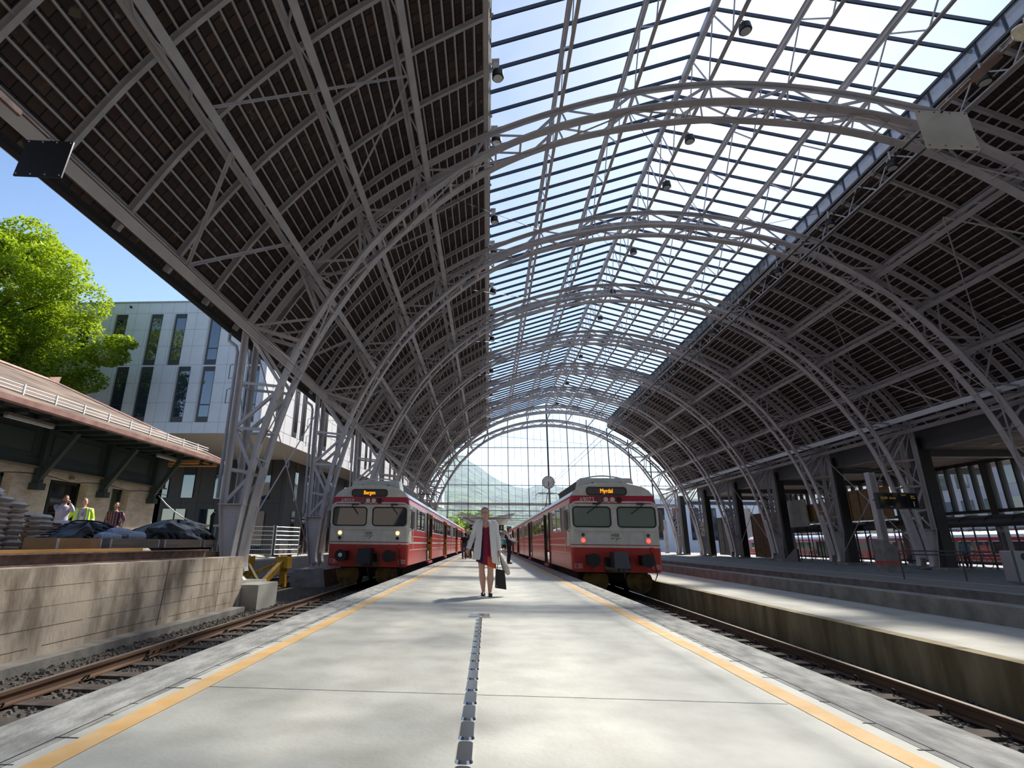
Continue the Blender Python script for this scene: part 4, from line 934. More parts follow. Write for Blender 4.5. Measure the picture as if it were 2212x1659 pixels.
    # clothes
    if bottom:
        m = MB(); m.loft([(0, 0, z, a+.012, b+.012) for z, a, b in T[:3]]+[(tz(1.04).x, tz(1.04).y, 1.04, .152*g+.01, .108*g+.01)], 22)
        for s in (-1, 1):
            hp, kn, an = J(pose, 'hip', s), J(pose, 'knee', s), J(pose, 'ank', s)
            end = an if bottom[1] == 1 else kn*.9+hp*.1
            pts = [hp, (hp*.6+kn*.4), kn, (kn*.5+an*.5)+Vector((0, .01, 0)), an] if bottom[1] == 1 else [hp, hp*.6+kn*.4, end]
            m.tube([pts[0]+Vector((0, 0, .04))]+pts, ([.09, .104*g, .092, .074, .070, .066] if bottom[1] == 1 else [.09, .104*g, .098, .09]), 16)
        rem(m.obj('trousers' if bottom[1] == 1 else 'shorts', bottom[0], t, world=False), vox, 3)
    if top:
        m = MB(); m.loft([(tz(z).x, tz(z).y, z, a+.022, b+.022) for z, a, b in [(torso_h, .165*g, .115*g)]+T[2:6]+[(1.395, .178, .095), (1.43, .12, .08)]], 24)
        for s in (-1, 1):
            sh, el, wr = J(pose, 'sh', s)+tz(1.4), J(pose, 'el', s), J(pose, 'wr', s)
            if sleeves == 1: m.tube([sh*.8+Vector((0, 0, .2*sh.z)), sh, (sh+el)/2, el, el*.5+wr*.5, el*.1+wr*.9], [.05, .072, .062, .054, .05, .044], 14)
            else: m.tube([sh*.8+Vector((0, 0, .2*sh.z)), sh, sh*.35+el*.65], [.05, .074, .066], 14)
        rem(m.obj('shirt', top[0], t, world=False), vox, 3)
    for s in (-1, 1):
        an = J(pose, 'ank', s); m = MB()
        m.limb([an+Vector((0, .025, -.05)), an+Vector((s*.01, -.06, -.056)), an+Vector((s*.015, -.14, -.062))], [.040, .044, .032], 12)
        m.box(an.x-.035, an.x+.045, an.y-.17, an.y+.06, an.z-.085, an.z-.07)
        o = m.obj('shoe', 'shoe', t, world=False); rem(o, .008, 3)
    return t
# --- the woman walking towards the camera
WL = (-.03, 11.42, 0)
pose = dict(shR=(.175, 0, 1.40), elR=(.235, .02, 1.12), wrR=(.26, -.04, .86), shL=(-.175, 0, 1.40), elL=(-.27, .03, 1.13), wrL=(-.355, -.05, .90), ankR=(.075, -.06, .085), kneeR=(.088, -.06, .48), ankL=(-.055, .02, .085), kneeL=(-.085, -.01, .49), head=(-.012, -.02, 1.585), curl=.5)
t = person(WL, 0, 'woman in white cardigan and dark red colour-block dress walking towards the camera', pose, 'skin', 'hair_grey', 0, None, None, sc=1.02, vox=.009, girth=1.05, fat=1.2)
m = MB()   # dress
T = [(.58, .20, .15, .06), (.60, .205, .155, .05), (.75, .20, .15, .03), (.90, .185, .145, .01), (1.05, .175, .14, 0), (1.2, .175, .14, 0), (1.32, .16, .125, 0), (1.385, .12, .095, 0)]
n = 40; vs = []; fs = []; mi = []
for i, (z, a, b, tl) in enumerate(T):
    for k in range(n):
        an = 2*pi*k/n; c_, s_ = cos(an), sin(an); wv = 1+.035*sin(an*7)*(1 if z < .95 else 0)
        zz = z-(.07*c_ if z < .7 else 0)
        if i == len(T)-1 and s_ < -.5: zz -= .09*(-s_-.5)*2*(1-abs(c_))
        vs.append((a*c_*wv, b*s_*wv, zz))
for i in range(len(T)-1):
    for k in range(n):
        fs.append((i*n+k, i*n+(k+1) % n, (i+1)*n+(k+1) % n, (i+1)*n+k)); x = T[i][1]*cos(2*pi*(k+.5)/n)
        q = 0 if x < -.055 else (1 if x < .085 else 2)
        if i <= 1 and x > .02 and i < 2: q = 3 if x > .04 else q
        if i == len(T)-2: q = 3 if x < .03 else 2
        mi.append(q)
m.add(vs, fs); m.m = mi
d = m.obj('dress', ['d_navy', 'd_plum', 'd_red', 'd_orange'], t, world=False, smooth=True); sdf = d.modifiers.new('s', 'SUBSURF'); sdf.levels = 1; sdf.render_levels = 2; so_ = d.modifiers.new('t', 'SOLIDIFY'); so_.thickness = .006
m = MB()   # cardigan: open front shell with sleeves
T = [(.68, .275, .19, .115), (.74, .27, .19, .11), (.90, .245, .18, .10), (1.05, .215, .17, .09), (1.2, .205, .16, .075), (1.33, .205, .145, .065), (1.395, .20, .12, .06), (1.43, .15, .10, .055), (1.465, .078, .08, .05)]
n = 40; vs = []; fs = []
for z, a, b, op in T:
    g0 = op/a
    for k in range(n+1):
        an = -pi/2+math.asin(min(.9, g0))+(2*pi-2*math.asin(min(.9, g0)))*k/n
        wv = 1+(.055*sin(an*9)+.04*sin(an*17+z*3))*(1 if z < .8 else .75 if z < 1.1 else .35 if z < 1.3 else .06)
        dz = -.10*(1 if z < .8 else 0)*max(0, cos(an))
        vs.append((a*cos(an)*wv, b*sin(an)*wv, z+dz))
for i in range(len(T)-1):
    for k in range(n): fs.append((i*(n+1)+k, i*(n+1)+k+1, (i+1)*(n+1)+k+1, (i+1)*(n+1)+k))
m.add(vs, fs); cd_ = m.obj('cardigan', 'cardigan', t, world=False, smooth=True)
a_ = cd_.modifiers.new('t', 'SOLIDIFY'); a_.thickness = .007; a_ = cd_.modifiers.new('s', 'SUBSURF'); a_.levels = 1; a_.render_levels = 2
for s in (-1, 1):
    sh, el, wr = J(pose, 'sh', s), J(pose, 'el', s), J(pose, 'wr', s); m = MB()
    P = [Vector((s*.06, .005, 1.405)), Vector((s*.12, 0, 1.412)), Vector((s*.175, 0, 1.405)), Vector((s*.20, 0, 1.36)), sh*.5+el*.5, el, el*.5+wr*.5, el*.12+wr*.88, wr]; rr = [.045, .060, .067, .065, .058, .054, .052, .048, .042]
    m.tube(P, rr, 20); sl_ = m.obj('cardigan_sleeve', 'cardigan', t, world=False); rem(sl_, .010, 3)
    m = MB(); m.tube([el*.14+wr*.86, wr*.98+el*.02, wr+(wr-el)*.03], [.046, .049, .044], 20); m.obj('cuff', 'cardigan', sl_, world=False, smooth=True)
    # lapel fold
    m = MB(); m.tube([(s*.07, -.03, 1.46), (s*.085, -.13, 1.36), (s*.085, -.172, 1.2), (s*.10, -.182, 1.0), (s*.115, -.20, .74)], [.012, .014, .014, .012, .009], 10); m.obj('front_band', 'cardigan', t, world=False, smooth=True)
m = MB()  # glasses
hx, hy, hz = -.012, -.02, 1.597
for s in (-1, 1):
    P = rrect(hx+s*.034, hz, .026, .017, .014, 5); m.tube([(a, hy-.10, b) for a, b in P+[P[0]]], .002, 5); m.tube([(hx+s*.06, hy-.10, hz+.005), (hx+s*.08, hy-.02, hz+.003)], .002, 5)
m.tube([(hx-.008, hy-.102, hz), (hx+.008, hy-.102, hz)], .002, 5); m.obj('glasses', 'steel_dark', t, world=False)
# bags she carries
hx, hy = WL[0]+.275*1.02, WL[1]-.06
b = thing('handbag', 'black tote bag hanging from the walking woman\'s left hand', 'bag', (hx+.03, hy, .14))
m = MB(); m.hexa([(hx-.10, hy-.06, .16), (hx+.13, hy-.06, .13), (hx+.13, hy+.06, .13), (hx-.10, hy+.06, .16), (hx-.085, hy-.045, .52), (hx+.10, hy-.045, .50), (hx+.10, hy+.045, .50), (hx-.085, hy+.045, .52)]); o = m.obj('bag_body', 'bag_black', b); bv = o.modifiers.new('b', 'BEVEL'); bv.width = .012; bv.segments = 3
for yy in (-.04, .04):
    m = MB(); m.tube([(hx-.06, hy+yy, .50), (hx-.03, hy+yy*.6, .66), (hx-.005, hy+yy*.2, .80), (hx+.03, hy+yy*.6, .66), (hx+.07, hy+yy, .49)], .007, 6); m.obj('handle', 'bag_black', b)
m = MB(); m.ball((hx-.07, hy-.062, .2), .012, 8); m.obj('tag', 'chrome', b)
b = thing('cloth_bag', 'off-white cloth bag bulging behind the black tote in the woman\'s left hand', 'bag', (hx+.12, hy+.09, .35))
m = MB(); m.limb([(hx+.01, hy+.03, .80), (hx+.06, hy+.10, .66), (hx+.13, hy+.12, .54), (hx+.17, hy+.12, .44)], [.02, .055, .075, .05], 14); rem(m.obj('bag_body', 'bag_white', b), .008, 3)
m = MB(); m.tube([(hx, hy+.02, .82), (hx+.03, hy+.07, .72)], .012, 6); m.obj('handle', 'bag_white', b)
# --- conductor, facing the right train
pose = dict(elR=(.2, -.12, 1.16), wrR=(.16, -.32, 1.06), elL=(-.22, -.10, 1.15), wrL=(-.12, -.30, 1.04), head=(0, -.03, 1.60), kneeL=(-.09, -.02, .49), curl=.8)
t = person((1.14, 29.24, 0), R(75), 'conductor in a blue peaked cap, white shirt and black waistcoat standing by the right train', pose, 'skin', 'hair_dark', .06, ('shirt_white', 1), ('cloth_black', 1), sc=1.09, look=(0, -1, .05))
m = MB(); m.loft([(0, 0, z, a+.03, b_+.03) for z, a, b_ in [(.93, .16, .11), (1.12, .15, .105), (1.3, .17, .11), (1.40, .14, .09)]], 22); rem(m.obj('waistcoat', 'cloth_black', t, world=False), .012, 2)
m = MB(); m.loft([(0, -.03, 1.655, .088, .10), (0, -.03, 1.70, .09, .104), (0, -.035, 1.74, .12, .135), (0, -.035, 1.755, .10, .115)], 24); m.obj('peaked_cap', 'cap_blue', t, world=False)
m = MB(); m.loft([(0, -.03, 1.672, .091, .104), (0, -.03, 1.69, .092, .105)], 24); m.obj('cap_band', 'shirt_white', t, world=False)
m = MB(); m.loft([(0, -.10, 1.655, .07, .075), (0, -.105, 1.665, .072, .078)], 16); m.obj('cap_peak', 'black', t, world=False)
q = thing('signal_disc', 'small green hand signal held by the conductor', 'signal', (1.45, 29.15, 1.0)); m = MB(); m.box(1.42, 1.52, 29.12, 29.14, .98, 1.1); m.obj('disc', 'teal', q)
q = thing('shoulder_bag', 'black shoulder pouch at the conductor\'s hip', 'bag', (1.2, 29.0, .95)); m = MB(); m.box(1.12, 1.3, 28.93, 29.02, .9, 1.12); m.obj('pouch', 'bag_black', q); m = MB(); m.tube([(1.14, 28.98, 1.1), (1.12, 29.05, 1.45)], .01, 5); m.obj('strap', 'bag_black', q)
# --- woman with suitcase
t = person((-1.05, 37.9, 0), R(200), 'person in dark clothes pulling a brown suitcase away along the left side of the platform', dict(elL=(-.28, .06, 1.14), wrL=(-.30, .12, .92)), 'skin_dark', 'hair_dark', .1, ('cloth_black', 1), ('cloth_black', 1), sc=1.0, sleeves=0, face=False)
q = thing('suitcase', 'dark brown trolley suitcase standing on the platform beside the left train', 'suitcase', (-1.38, 37.5, 0))
m = MB(); m.box(-1.58, -1.18, 37.4, 37.62, .05, .58); o = m.obj('shell', 'timber', q); bv = o.modifiers.new('b', 'BEVEL'); bv.width = .03; bv.segments = 3
for x in (-1.5, -1.26):
    m = MB(); m.tube([(x, 37.6, .55), (x, 37.68, .98)], .01, 5); m.obj('handle_bar', 'steel_dark', q); m = MB(); m.disc((x, 37.5, .035), .035, .02, 'x', 10); m.obj('wheel', 'rubber', q)
m = MB(); m.tube([(-1.5, 37.68, .98), (-1.26, 37.68, .98)], .014, 5); m.obj('grip', 'rubber', q)
t = person((-1.55, 36.6, 0), R(190), 'person in a dark top bending towards the open doors of the left train', dict(lean=(-.08, -.12, 0)), 'skin_dark', 'hair_dark', .08, ('cloth_black', 1), ('jeans', 1), sc=.98, sleeves=0, face=False)
t = person((1.78, 60, 0), 0, 'person in a teal T-shirt and dark shorts far along the platform by the right train', dict(ankL=(-.12, -.12, .085), kneeL=(-.11, -.1, .49), ankR=(.1, .15, .1)), 'skin', 'hair_grey', 0, ('teal', 1), ('cloth_black', 0), sc=1.05, sleeves=0, face=False)
# --- three men by the stone building
YZ = .48
t = person((-13.0, 15.7, YZ), R(55), 'man in a lilac shirt holding a camera up to his face beside the stone building', dict(elR=(.2, -.2, 1.28), wrR=(.08, -.22, 1.50), elL=(-.2, -.22, 1.27), wrL=(-.07, -.23, 1.49), lean=(0, -.04, 0), curl=1.2), 'skin_dark', 'hair_dark', 0, ('shirt_lilac', 1), ('cloth_black', 1), sc=1.04, look=(0, -1, .1))
q = thing('camera', 'small silver compact camera held up by the man in the lilac shirt', 'camera', (-12.8, 15.53, YZ+1.6)); m = MB(); m.box(-12.86, -12.74, 15.49, 15.53, YZ+1.57, YZ+1.64); m.obj('case', 'chrome', q); m = MB(); m.disc((-12.8, 15.45, YZ+1.605), .022, .04, 'y', 12); m.obj('lens_barrel', 'steel_dark', q)
t = person((-12.85, 16.35, YZ), R(35), 'man in a yellow high-visibility jacket over a grey shirt beside the stone building', dict(elL=(-.34, .02, 1.18), wrL=(-.46, .0, .98), elR=(.27, .04, 1.12), wrR=(.28, -.05, .88)), 'skin', 'hair_grey', 0, ('shirt_grey', 1), ('cloth_black', 1), sc=1.02, girth=1.15, look=(.55, -1, .25))
m = MB(); T = [(.82, .25, .17), (.95, .245, .17), (1.1, .235, .165), (1.25, .235, .16), (1.35, .235, .145), (1.42, .20, .12), (1.46, .10, .085)]; n = 30; vs = []; fs = []
for z, a, b_ in T:
    for k in range(n+1): an = -pi/2+.45+(2*pi-.9)*k/n; vs.append((a*cos(an), b_*sin(an), z))
for i in range(len(T)-1):
    for k in range(n): fs.append((i*(n+1)+k, i*(n+1)+k+1, (i+1)*(n+1)+k+1, (i+1)*(n+1)+k))
m.add(vs, fs); jk = m.obj('jacket', 'hivis', t, world=False, smooth=True); a_ = jk.modifiers.new('t', 'SOLIDIFY'); a_.thickness = .012
for s, e, w_ in ((-1, (-.34, .02, 1.18), (-.46, 0, .98)), (1, (.27, .04, 1.12), (.28, -.05, .88))):
    m = MB(); e = Vector(e); w_ = Vector(w_); sh = Vector((s*.185, 0, 1.40)); m.tube([sh, sh*.5+e*.5, e, e*.1+w_*.9], [.085, .078, .07, .062], 14); m.obj('jacket_sleeve', 'hivis', jk, world=False, smooth=True)
    m = MB(); m.tube([e*.85+w_*.15, e*.6+w_*.4], [.073, .07], 14); m.obj('reflective_band', 'reflective', jk, world=False, smooth=True)
    m = MB(); m.bar((s*.15, -.155, 1.42), (s*.155, -.175, .98), .05, .012, (0, 1, 0)); m.obj('reflective_band', 'reflective', jk, world=False)
m = MB(); m.tube([(-.07, -.06, 1.44), (0, -.17, 1.18), (.07, -.06, 1.44)], .008, 5); m.obj('lanyard', 'cloth_black', t, world=False)
m = MB(); m.box(-.04, .04, -.185, -.175, 1.05, 1.17); m.obj('id_card', 'white_paint', t, world=False)
t = person((-12.6, 17.5, YZ), R(15), 'man in a dark plaid shirt and jeans looking up beside the green door', dict(elR=(.30, .05, 1.14), wrR=(.21, -.10, .95), wrL=(-.29, -.04, .90)), 'skin_dark', 'hair_dark', 0, ('plaid', 1), ('jeans', 1), sc=1.0, look=(0, -1, .35))
# ================================================ STONE FREIGHT HOUSE
HX, HY0, HY1 = -14.0, 2.0, 22.1
t = thing('stone_building', 'old pale stone freight building with dark green eaves and a slate roof on the left', 'building', (HX-2.5, 12, YZ))
doors = [(5.2, 6.6), (9.3, 10.6), (13.35, 14.75), (16.15, 17.8), (19.05, 20.0)]
m = MB(); y = HY0; ztop = 2.85
for a, b in doors+[(HY1, HY1)]:
    m.box(HX-.35, HX, y, a, YZ, 3.1)
    if a < HY1: m.box(HX-.35, HX, a, b, ztop, 3.1)
    y = b
m.box(HX-5, HX, HY1-.35, HY1, YZ, 4.4); m.box(HX-5.2, HX-5, HY0, HY1, YZ, 4.4); m.box(HX-5, HX-.9, HY0, HY1, YZ-.02, YZ)
m.obj('wall', 'stone_wall', t)
m = MB(); m.box(HX-.02, HX+.06, HY1-1.5, HY1+.03, YZ, YZ+.45); m.obj('plinth', 'conc', t)
for i, (a, b) in enumerate(doors):
    kind = ['glassdark', 'green_door', 'green_door', 'glassdark', 'green_door'][i]
    m = MB(); m.box(HX-.5, HX-.42, a, b, YZ, ztop); d = m.obj('door', kind, t)
    m = MB(); m.box(HX-.45, HX-.30, a, a+.08, YZ, ztop); m.box(HX-.45, HX-.30, b-.08, b, YZ, ztop); m.box(HX-.45, HX-.30, a, b, ztop-.1, ztop); m.obj('door_frame', 'black' if kind == 'glassdark' else 'green_wood', d)
    if kind == 'glassdark':
        m = MB(); m.box(HX-.415, HX-.40, a+.5, a+.62, YZ, ztop); m.box(HX-.415, HX-.40, a, b, YZ+1.1, YZ+1.16); m.obj('mullion', 'black', d)
    else:
        m = MB()
        for k in range(5): m.box(HX-.42, HX-.41, a+.1+k*(b-a-.2)/5, a+.11+k*(b-a-.2)/5, YZ, ztop-.1)
        m.obj('board_joint', 'black', d)
# green frieze
m = MB(); m.box(HX-.05, HX+.06, HY0, HY1, 3.1, 4.35); m.obj('frieze', 'green_panel', t)
m = MB(); m.box(HX+.05, HX+.16, HY0, HY1+.05, 3.08, 3.14); m.obj('ledge', 'reveal', t)
m = MB(); m.box(HX+.05, HX+.11, HY0, HY1, 3.14, 3.38); m.obj('lower_rail', 'green_wood', t)
ys = [15.48+2.88*k for k in range(-4, 3)]
for k, y in enumerate(ys):
    m = MB()
    for zz in (3.5, 4.15): m.box(HX+.06, HX+.075, y+.35, y+2.5, zz, zz+.03)
    for yy in (y+.35, y+2.5): m.box(HX+.06, HX+.075, yy, yy+.03, 3.5, 4.15)
    if y+2.5 < HY1: m.obj('frieze_panel', 'green_wood', t)
    br = MB(); br.box(HX+.06, HX+.26, y-.1, y+.1, 2.5, 4.45); b = br.obj('roof_bracket', 'green_wood', t)
    br = MB(); br.bar((HX+.12, y, 2.66), (HX+1.12, y, 4.2), .15, .16, (1, 0, 0)); br.obj('bracket_strut', 'green_wood', b)
    br = MB(); br.box(HX+.02, HX+.34, y-.14, y+.14, 2.42, 2.62); br.obj('corbel', 'green_wood', b)
for k in range(28):
    y = HY0+.4+k*.78
    if y < 24: m = MB(); m.box(HX-.2, HX+1.3, y-.05, y+.05, 4.32, 4.46); m.obj('rafter_end', 'green_wood', t)
EX, RXc, EZ, RZ = HX+1.45, HX-2.5, 4.62, 6.7
m = MB(); m.box(HX-.3, EX-.02, HY0, 24.0, 4.44, 4.50); m.obj('soffit', 'soffit_dark', t)
yh = 18.1; yE = 24.1
a = (EX, HY0, EZ); b = (EX, yE, EZ); r0 = (RXc, HY0, RZ); r1 = (RXc, yh, RZ); c2 = (2*RXc-EX, HY0, EZ); d2 = (2*RXc-EX, yE, EZ)
dn = lambda p: (p[0], p[1], p[2]-.12)
m = MB(); vs = [a, b, r1, r0, c2, d2]; m.add(vs+[dn(v) for v in vs], [(0, 1, 2, 3), (1, 5, 2), (3, 2, 5, 4), (6, 9, 8, 7), (7, 8, 11), (9, 10, 11, 8), (0, 6, 7, 1), (1, 7, 11, 5)]); m.obj('roof', 'slate', t)
m = MB(); m.tube([r0, r1], .09, 8); m.tube([r1, b], .07, 8); m.tube([r1, d2], .07, 8); m.obj('ridge_tiles', 'gutter_pink', t)
m = MB(); m.prism([(yh-.3, RZ), (yh+.15, RZ-.02), (yh+.2, RZ+.28), (yh-.02, RZ+.2), (yh-.3, RZ+.12)], 'x', RXc-.08, RXc+.08); m.obj('ridge_finial', 'gutter_pink', t)
m = MB(); m.prism([(EX-.02, EZ-.2), (EX+.13, EZ-.18), (EX+.15, EZ-.03), (EX-.02, EZ)], 'y', HY0, yE); m.obj('gutter', 'gutter_pink', t)
sl_ = (RZ-EZ)/(EX-RXc)
for u, nm in ((.30, 0), (.30, .1), (.30, .2)):
    z = EZ+sl_*.45+.05+nm; m = MB(); m.tube([(EX-.45, HY0, z), (EX-.45, yE-.6, z)], .018, 6); m.obj('snow_guard_rail', 'white_paint', t)
y = 3.0
while y < 23.3:
    z = EZ+sl_*.45; m = MB(); m.box(EX-.48, EX-.42, y-.02, y+.02, z-.02, z+.3); m.obj('snow_guard_post', 'white_paint', t); y += 1.15
m = MB(); m.box(HX-4, HX+1.35, yE-.35, yE-.2, 4.3, 4.45); m.box(HX-4, HX+1.35, HY1+.05, HY1+.2, 4.2, 4.35)
for k in range(7): m.box(HX-3.4+k*.75, HX-3.3+k*.75, HY1+.1, yE-.2, 4.35, 4.44)
m.obj('timber_verge_beams', 'timber_yellow', t)
for y, ln in ((13.1, 1.6), (20.0, 1.4)):
    q = thing('tube_lamp', 'strip light fixed under the eaves of the stone building, %s' % ('nearer one' if y < 15 else 'farther one'), 'lamp', (HX+.9, y, 4.2))
    m = MB(); m.box(HX+.85, HX+.97, y, y+ln, 4.16, 4.22); m.obj('tube', 'white_paint', q); m = MB(); m.box(HX+.83, HX+.99, y, y+ln, 4.22, 4.3); m.obj('housing', 'timber_grey', q)
q = thing('bell', 'small round bell on the stone wall above the glazed door', 'bell', (HX+.1, 16.9, 2.97)); m = MB(); m.loft([(HX+.08, 16.9, 2.9, .09, .09), (HX+.08, 16.9, 2.96, .08, .08), (HX+.08, 16.9, 3.02, .03, .03)], 12); m.obj('dome', 'timber_grey', q)
P = []
for k in range(40): y = 9+k*.34; P.append((HX+.12, y, 2.78+.12*abs(cos(pi*(y-15.48)/2.88))))
m = MB(); m.tube(P, .014, 5); tag(m.obj('looping_cable', 'wire'), 'black cable looping along the stone wall between the brackets', 'cable')
m = MB(); m.tube([(HX+.4, 21.3, 2.75)]+[(HX+.4+k*.72, 21.3-k*.55, 2.75-.42*k+.035*k*k) for k in range(1, 8)], .025, 6); tag(m.obj('white_hose', 'white_paint'), 'white hose sagging from the building eaves down to the tarpaulin heap', 'hose')
# ================================================ YARD GOODS
def bag_mesh(seed=0):
    r = random.Random(seed); m = MB(); nx, ny = 8, 6; vs = []; L_, W_, H_ = .62, .40, .12
    for top in (1, -1):
        for i in range(nx+1):
            for j in range(ny+1):
                u = i/nx*2-1; v = j/ny*2-1; h = H_/2*((1-abs(u)**8)*(1-abs(v)**6))**.45
                vs.append((u*L_/2, v*W_/2*(1-.05*abs(u)), H_/2+top*h+r.uniform(-.006, .006)*(h > .01)))
    N = (nx+1)*(ny+1); fs = []
    for i in range(nx):
        for j in range(ny):
            a = i*(ny+1)+j; q = (a, a+1, a+ny+2, a+ny+1); fs.append(q[::-1]); fs.append(tuple(N+k for k in q))
    m.add(vs, fs); return m
bag0 = bag_mesh().obj('cement_sack', 'sack', smooth=True)
bm_ = MB(); bm_.box(-.16, .02, -.205, -.17, .04, .08); lb = bm_.obj('print', 'steel_dark', bag0, world=False)
r = random.Random(5); first = True
def place_bag(x, y, z, rz, lab, grp, tilt=0):
    global first
    if first: b = bag0; first = False; b['label'] = lab; b['category'] = 'sack'; b['group'] = grp
    else: b = dup(bag0, None, None, lab, grp)
    b.location = (x, y, z); b.rotation_euler = (tilt, r.uniform(-.05, .05), rz)
for col, (cx_, cy_, nl) in enumerate([(-11.15, 10.35, 10), (-10.5, 10.35, 11), (-11.15, 10.78, 10), (-10.5, 10.78, 11), (-10.5, 11.2, 10)]):
    for k in range(nl): place_bag(cx_+r.uniform(-.03, .03), cy_+r.uniform(-.02, .02), YZ+.15+k*.112, r.uniform(-.05, .05), 'pale cement sack, %s layer up in the %s column of the neat stack' % (ORD[k], ['back left', 'back right', 'middle left', 'middle right', 'front right'][col]), 'stacked sacks at the far left')
for k in range(8): place_bag(-10.4+r.uniform(-.05, .05), 11.85, YZ+.14+k*.115, r.uniform(-.15, .15), 'dusty sack, %s layer up in the slumping pile right of the neat stack' % ORD[k], 'slumped dusty sacks')
for k in range(7): place_bag(-10.2+r.uniform(-.05, .05), 12.4+r.uniform(0, .08), YZ+.14+k*.112, r.uniform(-.2, .2), 'dusty tilted sack, %s layer up at the right end of the slumping pile' % ORD[k], 'slumped dusty sacks', .12)
place_bag(-10.5, 10.5, YZ+1.40, .5, 'crumpled sack with a blue label lying on top of the neat stack', 'top sacks', .25); place_bag(-10.7, 10.7, YZ+1.42, 1.2, 'open crumpled sack on the very top of the stack', 'top sacks', .35)
q = thing('blue_label', 'white and blue label on the topmost sacks', 'label', (-10.3, 10.2, YZ+1.45)); m = MB(); m.box(-10.42, -10.2, 10.26, 10.29, YZ+1.44, YZ+1.52); m.obj('sheet', 'bluelabel', q)
def pallet(x, y, lab):
    q = thing('wooden_pallet', lab, 'pallet', (x, y, YZ))
    for k in range(5): m = MB(); m.box(x-.6+k*.26, x-.46+k*.26, y-.45, y+.55, YZ+.11, YZ+.14); m.obj('board', 'timber', q)
    for k in range(3): m = MB(); m.box(x-.6, x+.6, y-.45+k*.42, y-.35+k*.42, YZ+.0, YZ+.11); m.obj('runner', 'timber', q)
pallet(-10.8, 10.75, 'wooden pallet under the neat sack stack'); pallet(-10.4, 12.1, 'wooden pallet under the slumped sacks')
# steel beam and planks on the wall
q = thing('steel_beam', 'long rusty steel beam lying on top of the concrete wall', 'beam', (-6.95, 8, WT))
m = MB(); x = -6.98
for a, b, c, d in ((x-.09, x+.09, WT, WT+.02), (x-.09, x+.09, WT+.17, WT+.19), (x-.01, x+.01, WT+.02, WT+.17)): m.box(a, b, 3.0, 13.2, c, d)
m.obj('beam_section', 'rust', q)
for i, (x, y0, y1, z, mt, l) in enumerate(((-7.35, 3.5, 10.4, .74, 'timber', 'dark plank'), (-7.2, 7.4, 10.9, .79, 'timber_yellow', 'yellowish plank'), (-7.6, 4.0, 12.6, .72, 'timber_grey', 'grey weathered plank'), (-7.5, 8.9, 10.9, .766, 'steel_blue', 'blue-painted board'))):
    m = MB(); m.box(x-.1, x+.1, y0, y1, z, z+.045); tag(m.obj('plank', mt if mt != 'steel_blue' else 'bluehose'), '%s lying behind the rusty beam on the concrete wall' % l, 'plank')
m = MB(); m.box(-8.5, -7.7, 3, 15.5, YZ, .70); tag(m.obj('timber_stack', 'timber'), 'low stack of timber carrying the wooden frames behind the wall', 'timber')
for i, (y0, y1, mt, l) in enumerate(((9.45, 10.6, 'timber_new', 'new orange-brown'), (10.85, 12.55, 'timber_grey', 'old grey-brown'), (12.75, 14.45, 'timber_grey', 'long greyish'), (14.6, 15.25, 'timber_grey', 'short'))):
    q = thing('pallet_collar', '%s wooden pallet frame with metal hinges behind the concrete wall' % l, 'crate', (-8.1, y0, .82))
    for nm, a in (('side_board', (-7.84, -7.80, y0, y1)), ('side_board', (-8.44, -8.40, y0, y1)), ('end_board', (-8.4, -7.84, y0, y0+.03)), ('end_board', (-8.4, -7.84, y1-.03, y1))):
        m = MB(); m.box(a[0], a[1], a[2], a[3], .82, 1.02); m.obj(nm, mt, q)
    for yy in (y0, y1-.05):
        m = MB(); m.box(-7.80, -7.79, yy, yy+.05, .83, 1.01); m.obj('hinge', 'galv', q)
# heaps
def heap(name, c, rr, mt, lab, cat, seed, n=26, lump=.25):
    rg = random.Random(seed); m = MB(); vs = []; fs = []; ph = [rg.uniform(0, 6) for _ in range(6)]
    for i in range(n//2+1):
        for k in range(n):
            a = 2*pi*k/n; b = pi/2*i/(n//2); q = 1+lump*(sin(3*a+ph[0])*cos(2*b+ph[1])+.5*sin(7*a+ph[2]+4*b)+.3*sin(11*b+5*a+ph[3]))
            vs.append((c[0]+rr[0]*cos(a)*cos(b)*q, c[1]+rr[1]*sin(a)*cos(b)*q, c[2]+rr[2]*sin(b)*(1+lump*.6*sin(5*a+ph[4]))))
    for i in range(n//2):
        for k in range(n): fs.append((i*n+k, i*n+(k+1) % n, (i+1)*n+(k+1) % n, (i+1)*n+k))
    m.add(vs, fs); return tag(m.obj(name, mt, smooth=True), lab, cat)
heap('cable_heap', (-8.75, 11.4, .74), (.45, .95, .55), 'hose', 'black heap of coiled cable and plastic sheeting behind the wooden frames', 'cable', 2)
for k in range(12):
    m = MB(); y = 10.6+k*.14; m.tube([(-8.7+.55*cos(a), y+.5*sin(a)*.6, .85+.55*max(0, sin(a*.5+.4))*(1-abs(k-6)/9)) for a in [j*pi/7 for j in range(8)]], .02, 5)
    tag(m.obj('cable_loop', 'hose'), '%s loop of black cable from the left over the dark heap' % ORD[k], 'cable', 'loops of cable on the dark heap')
heap('tarpaulin', (-9.0, 15.2, .95), (.7, 1.7, .58), 'tarp', 'crumpled dark green tarpaulin covering a heap in front of the columns', 'tarpaulin', 4, 40, .16)
for k in range(9):
    y = 13.7+k*.3; m = MB(); m.tube([(-8.55+.25*cos(a), y, .97+.22*sin(a)) for a in [j*pi/8 for j in range(17)]], .05, 8)
    tag(m.obj('rubber_coil', 'rubber'), '%s black rubber coil from the left under the tarpaulin' % ORD[k], 'coil', 'rubber coils under the tarpaulin')
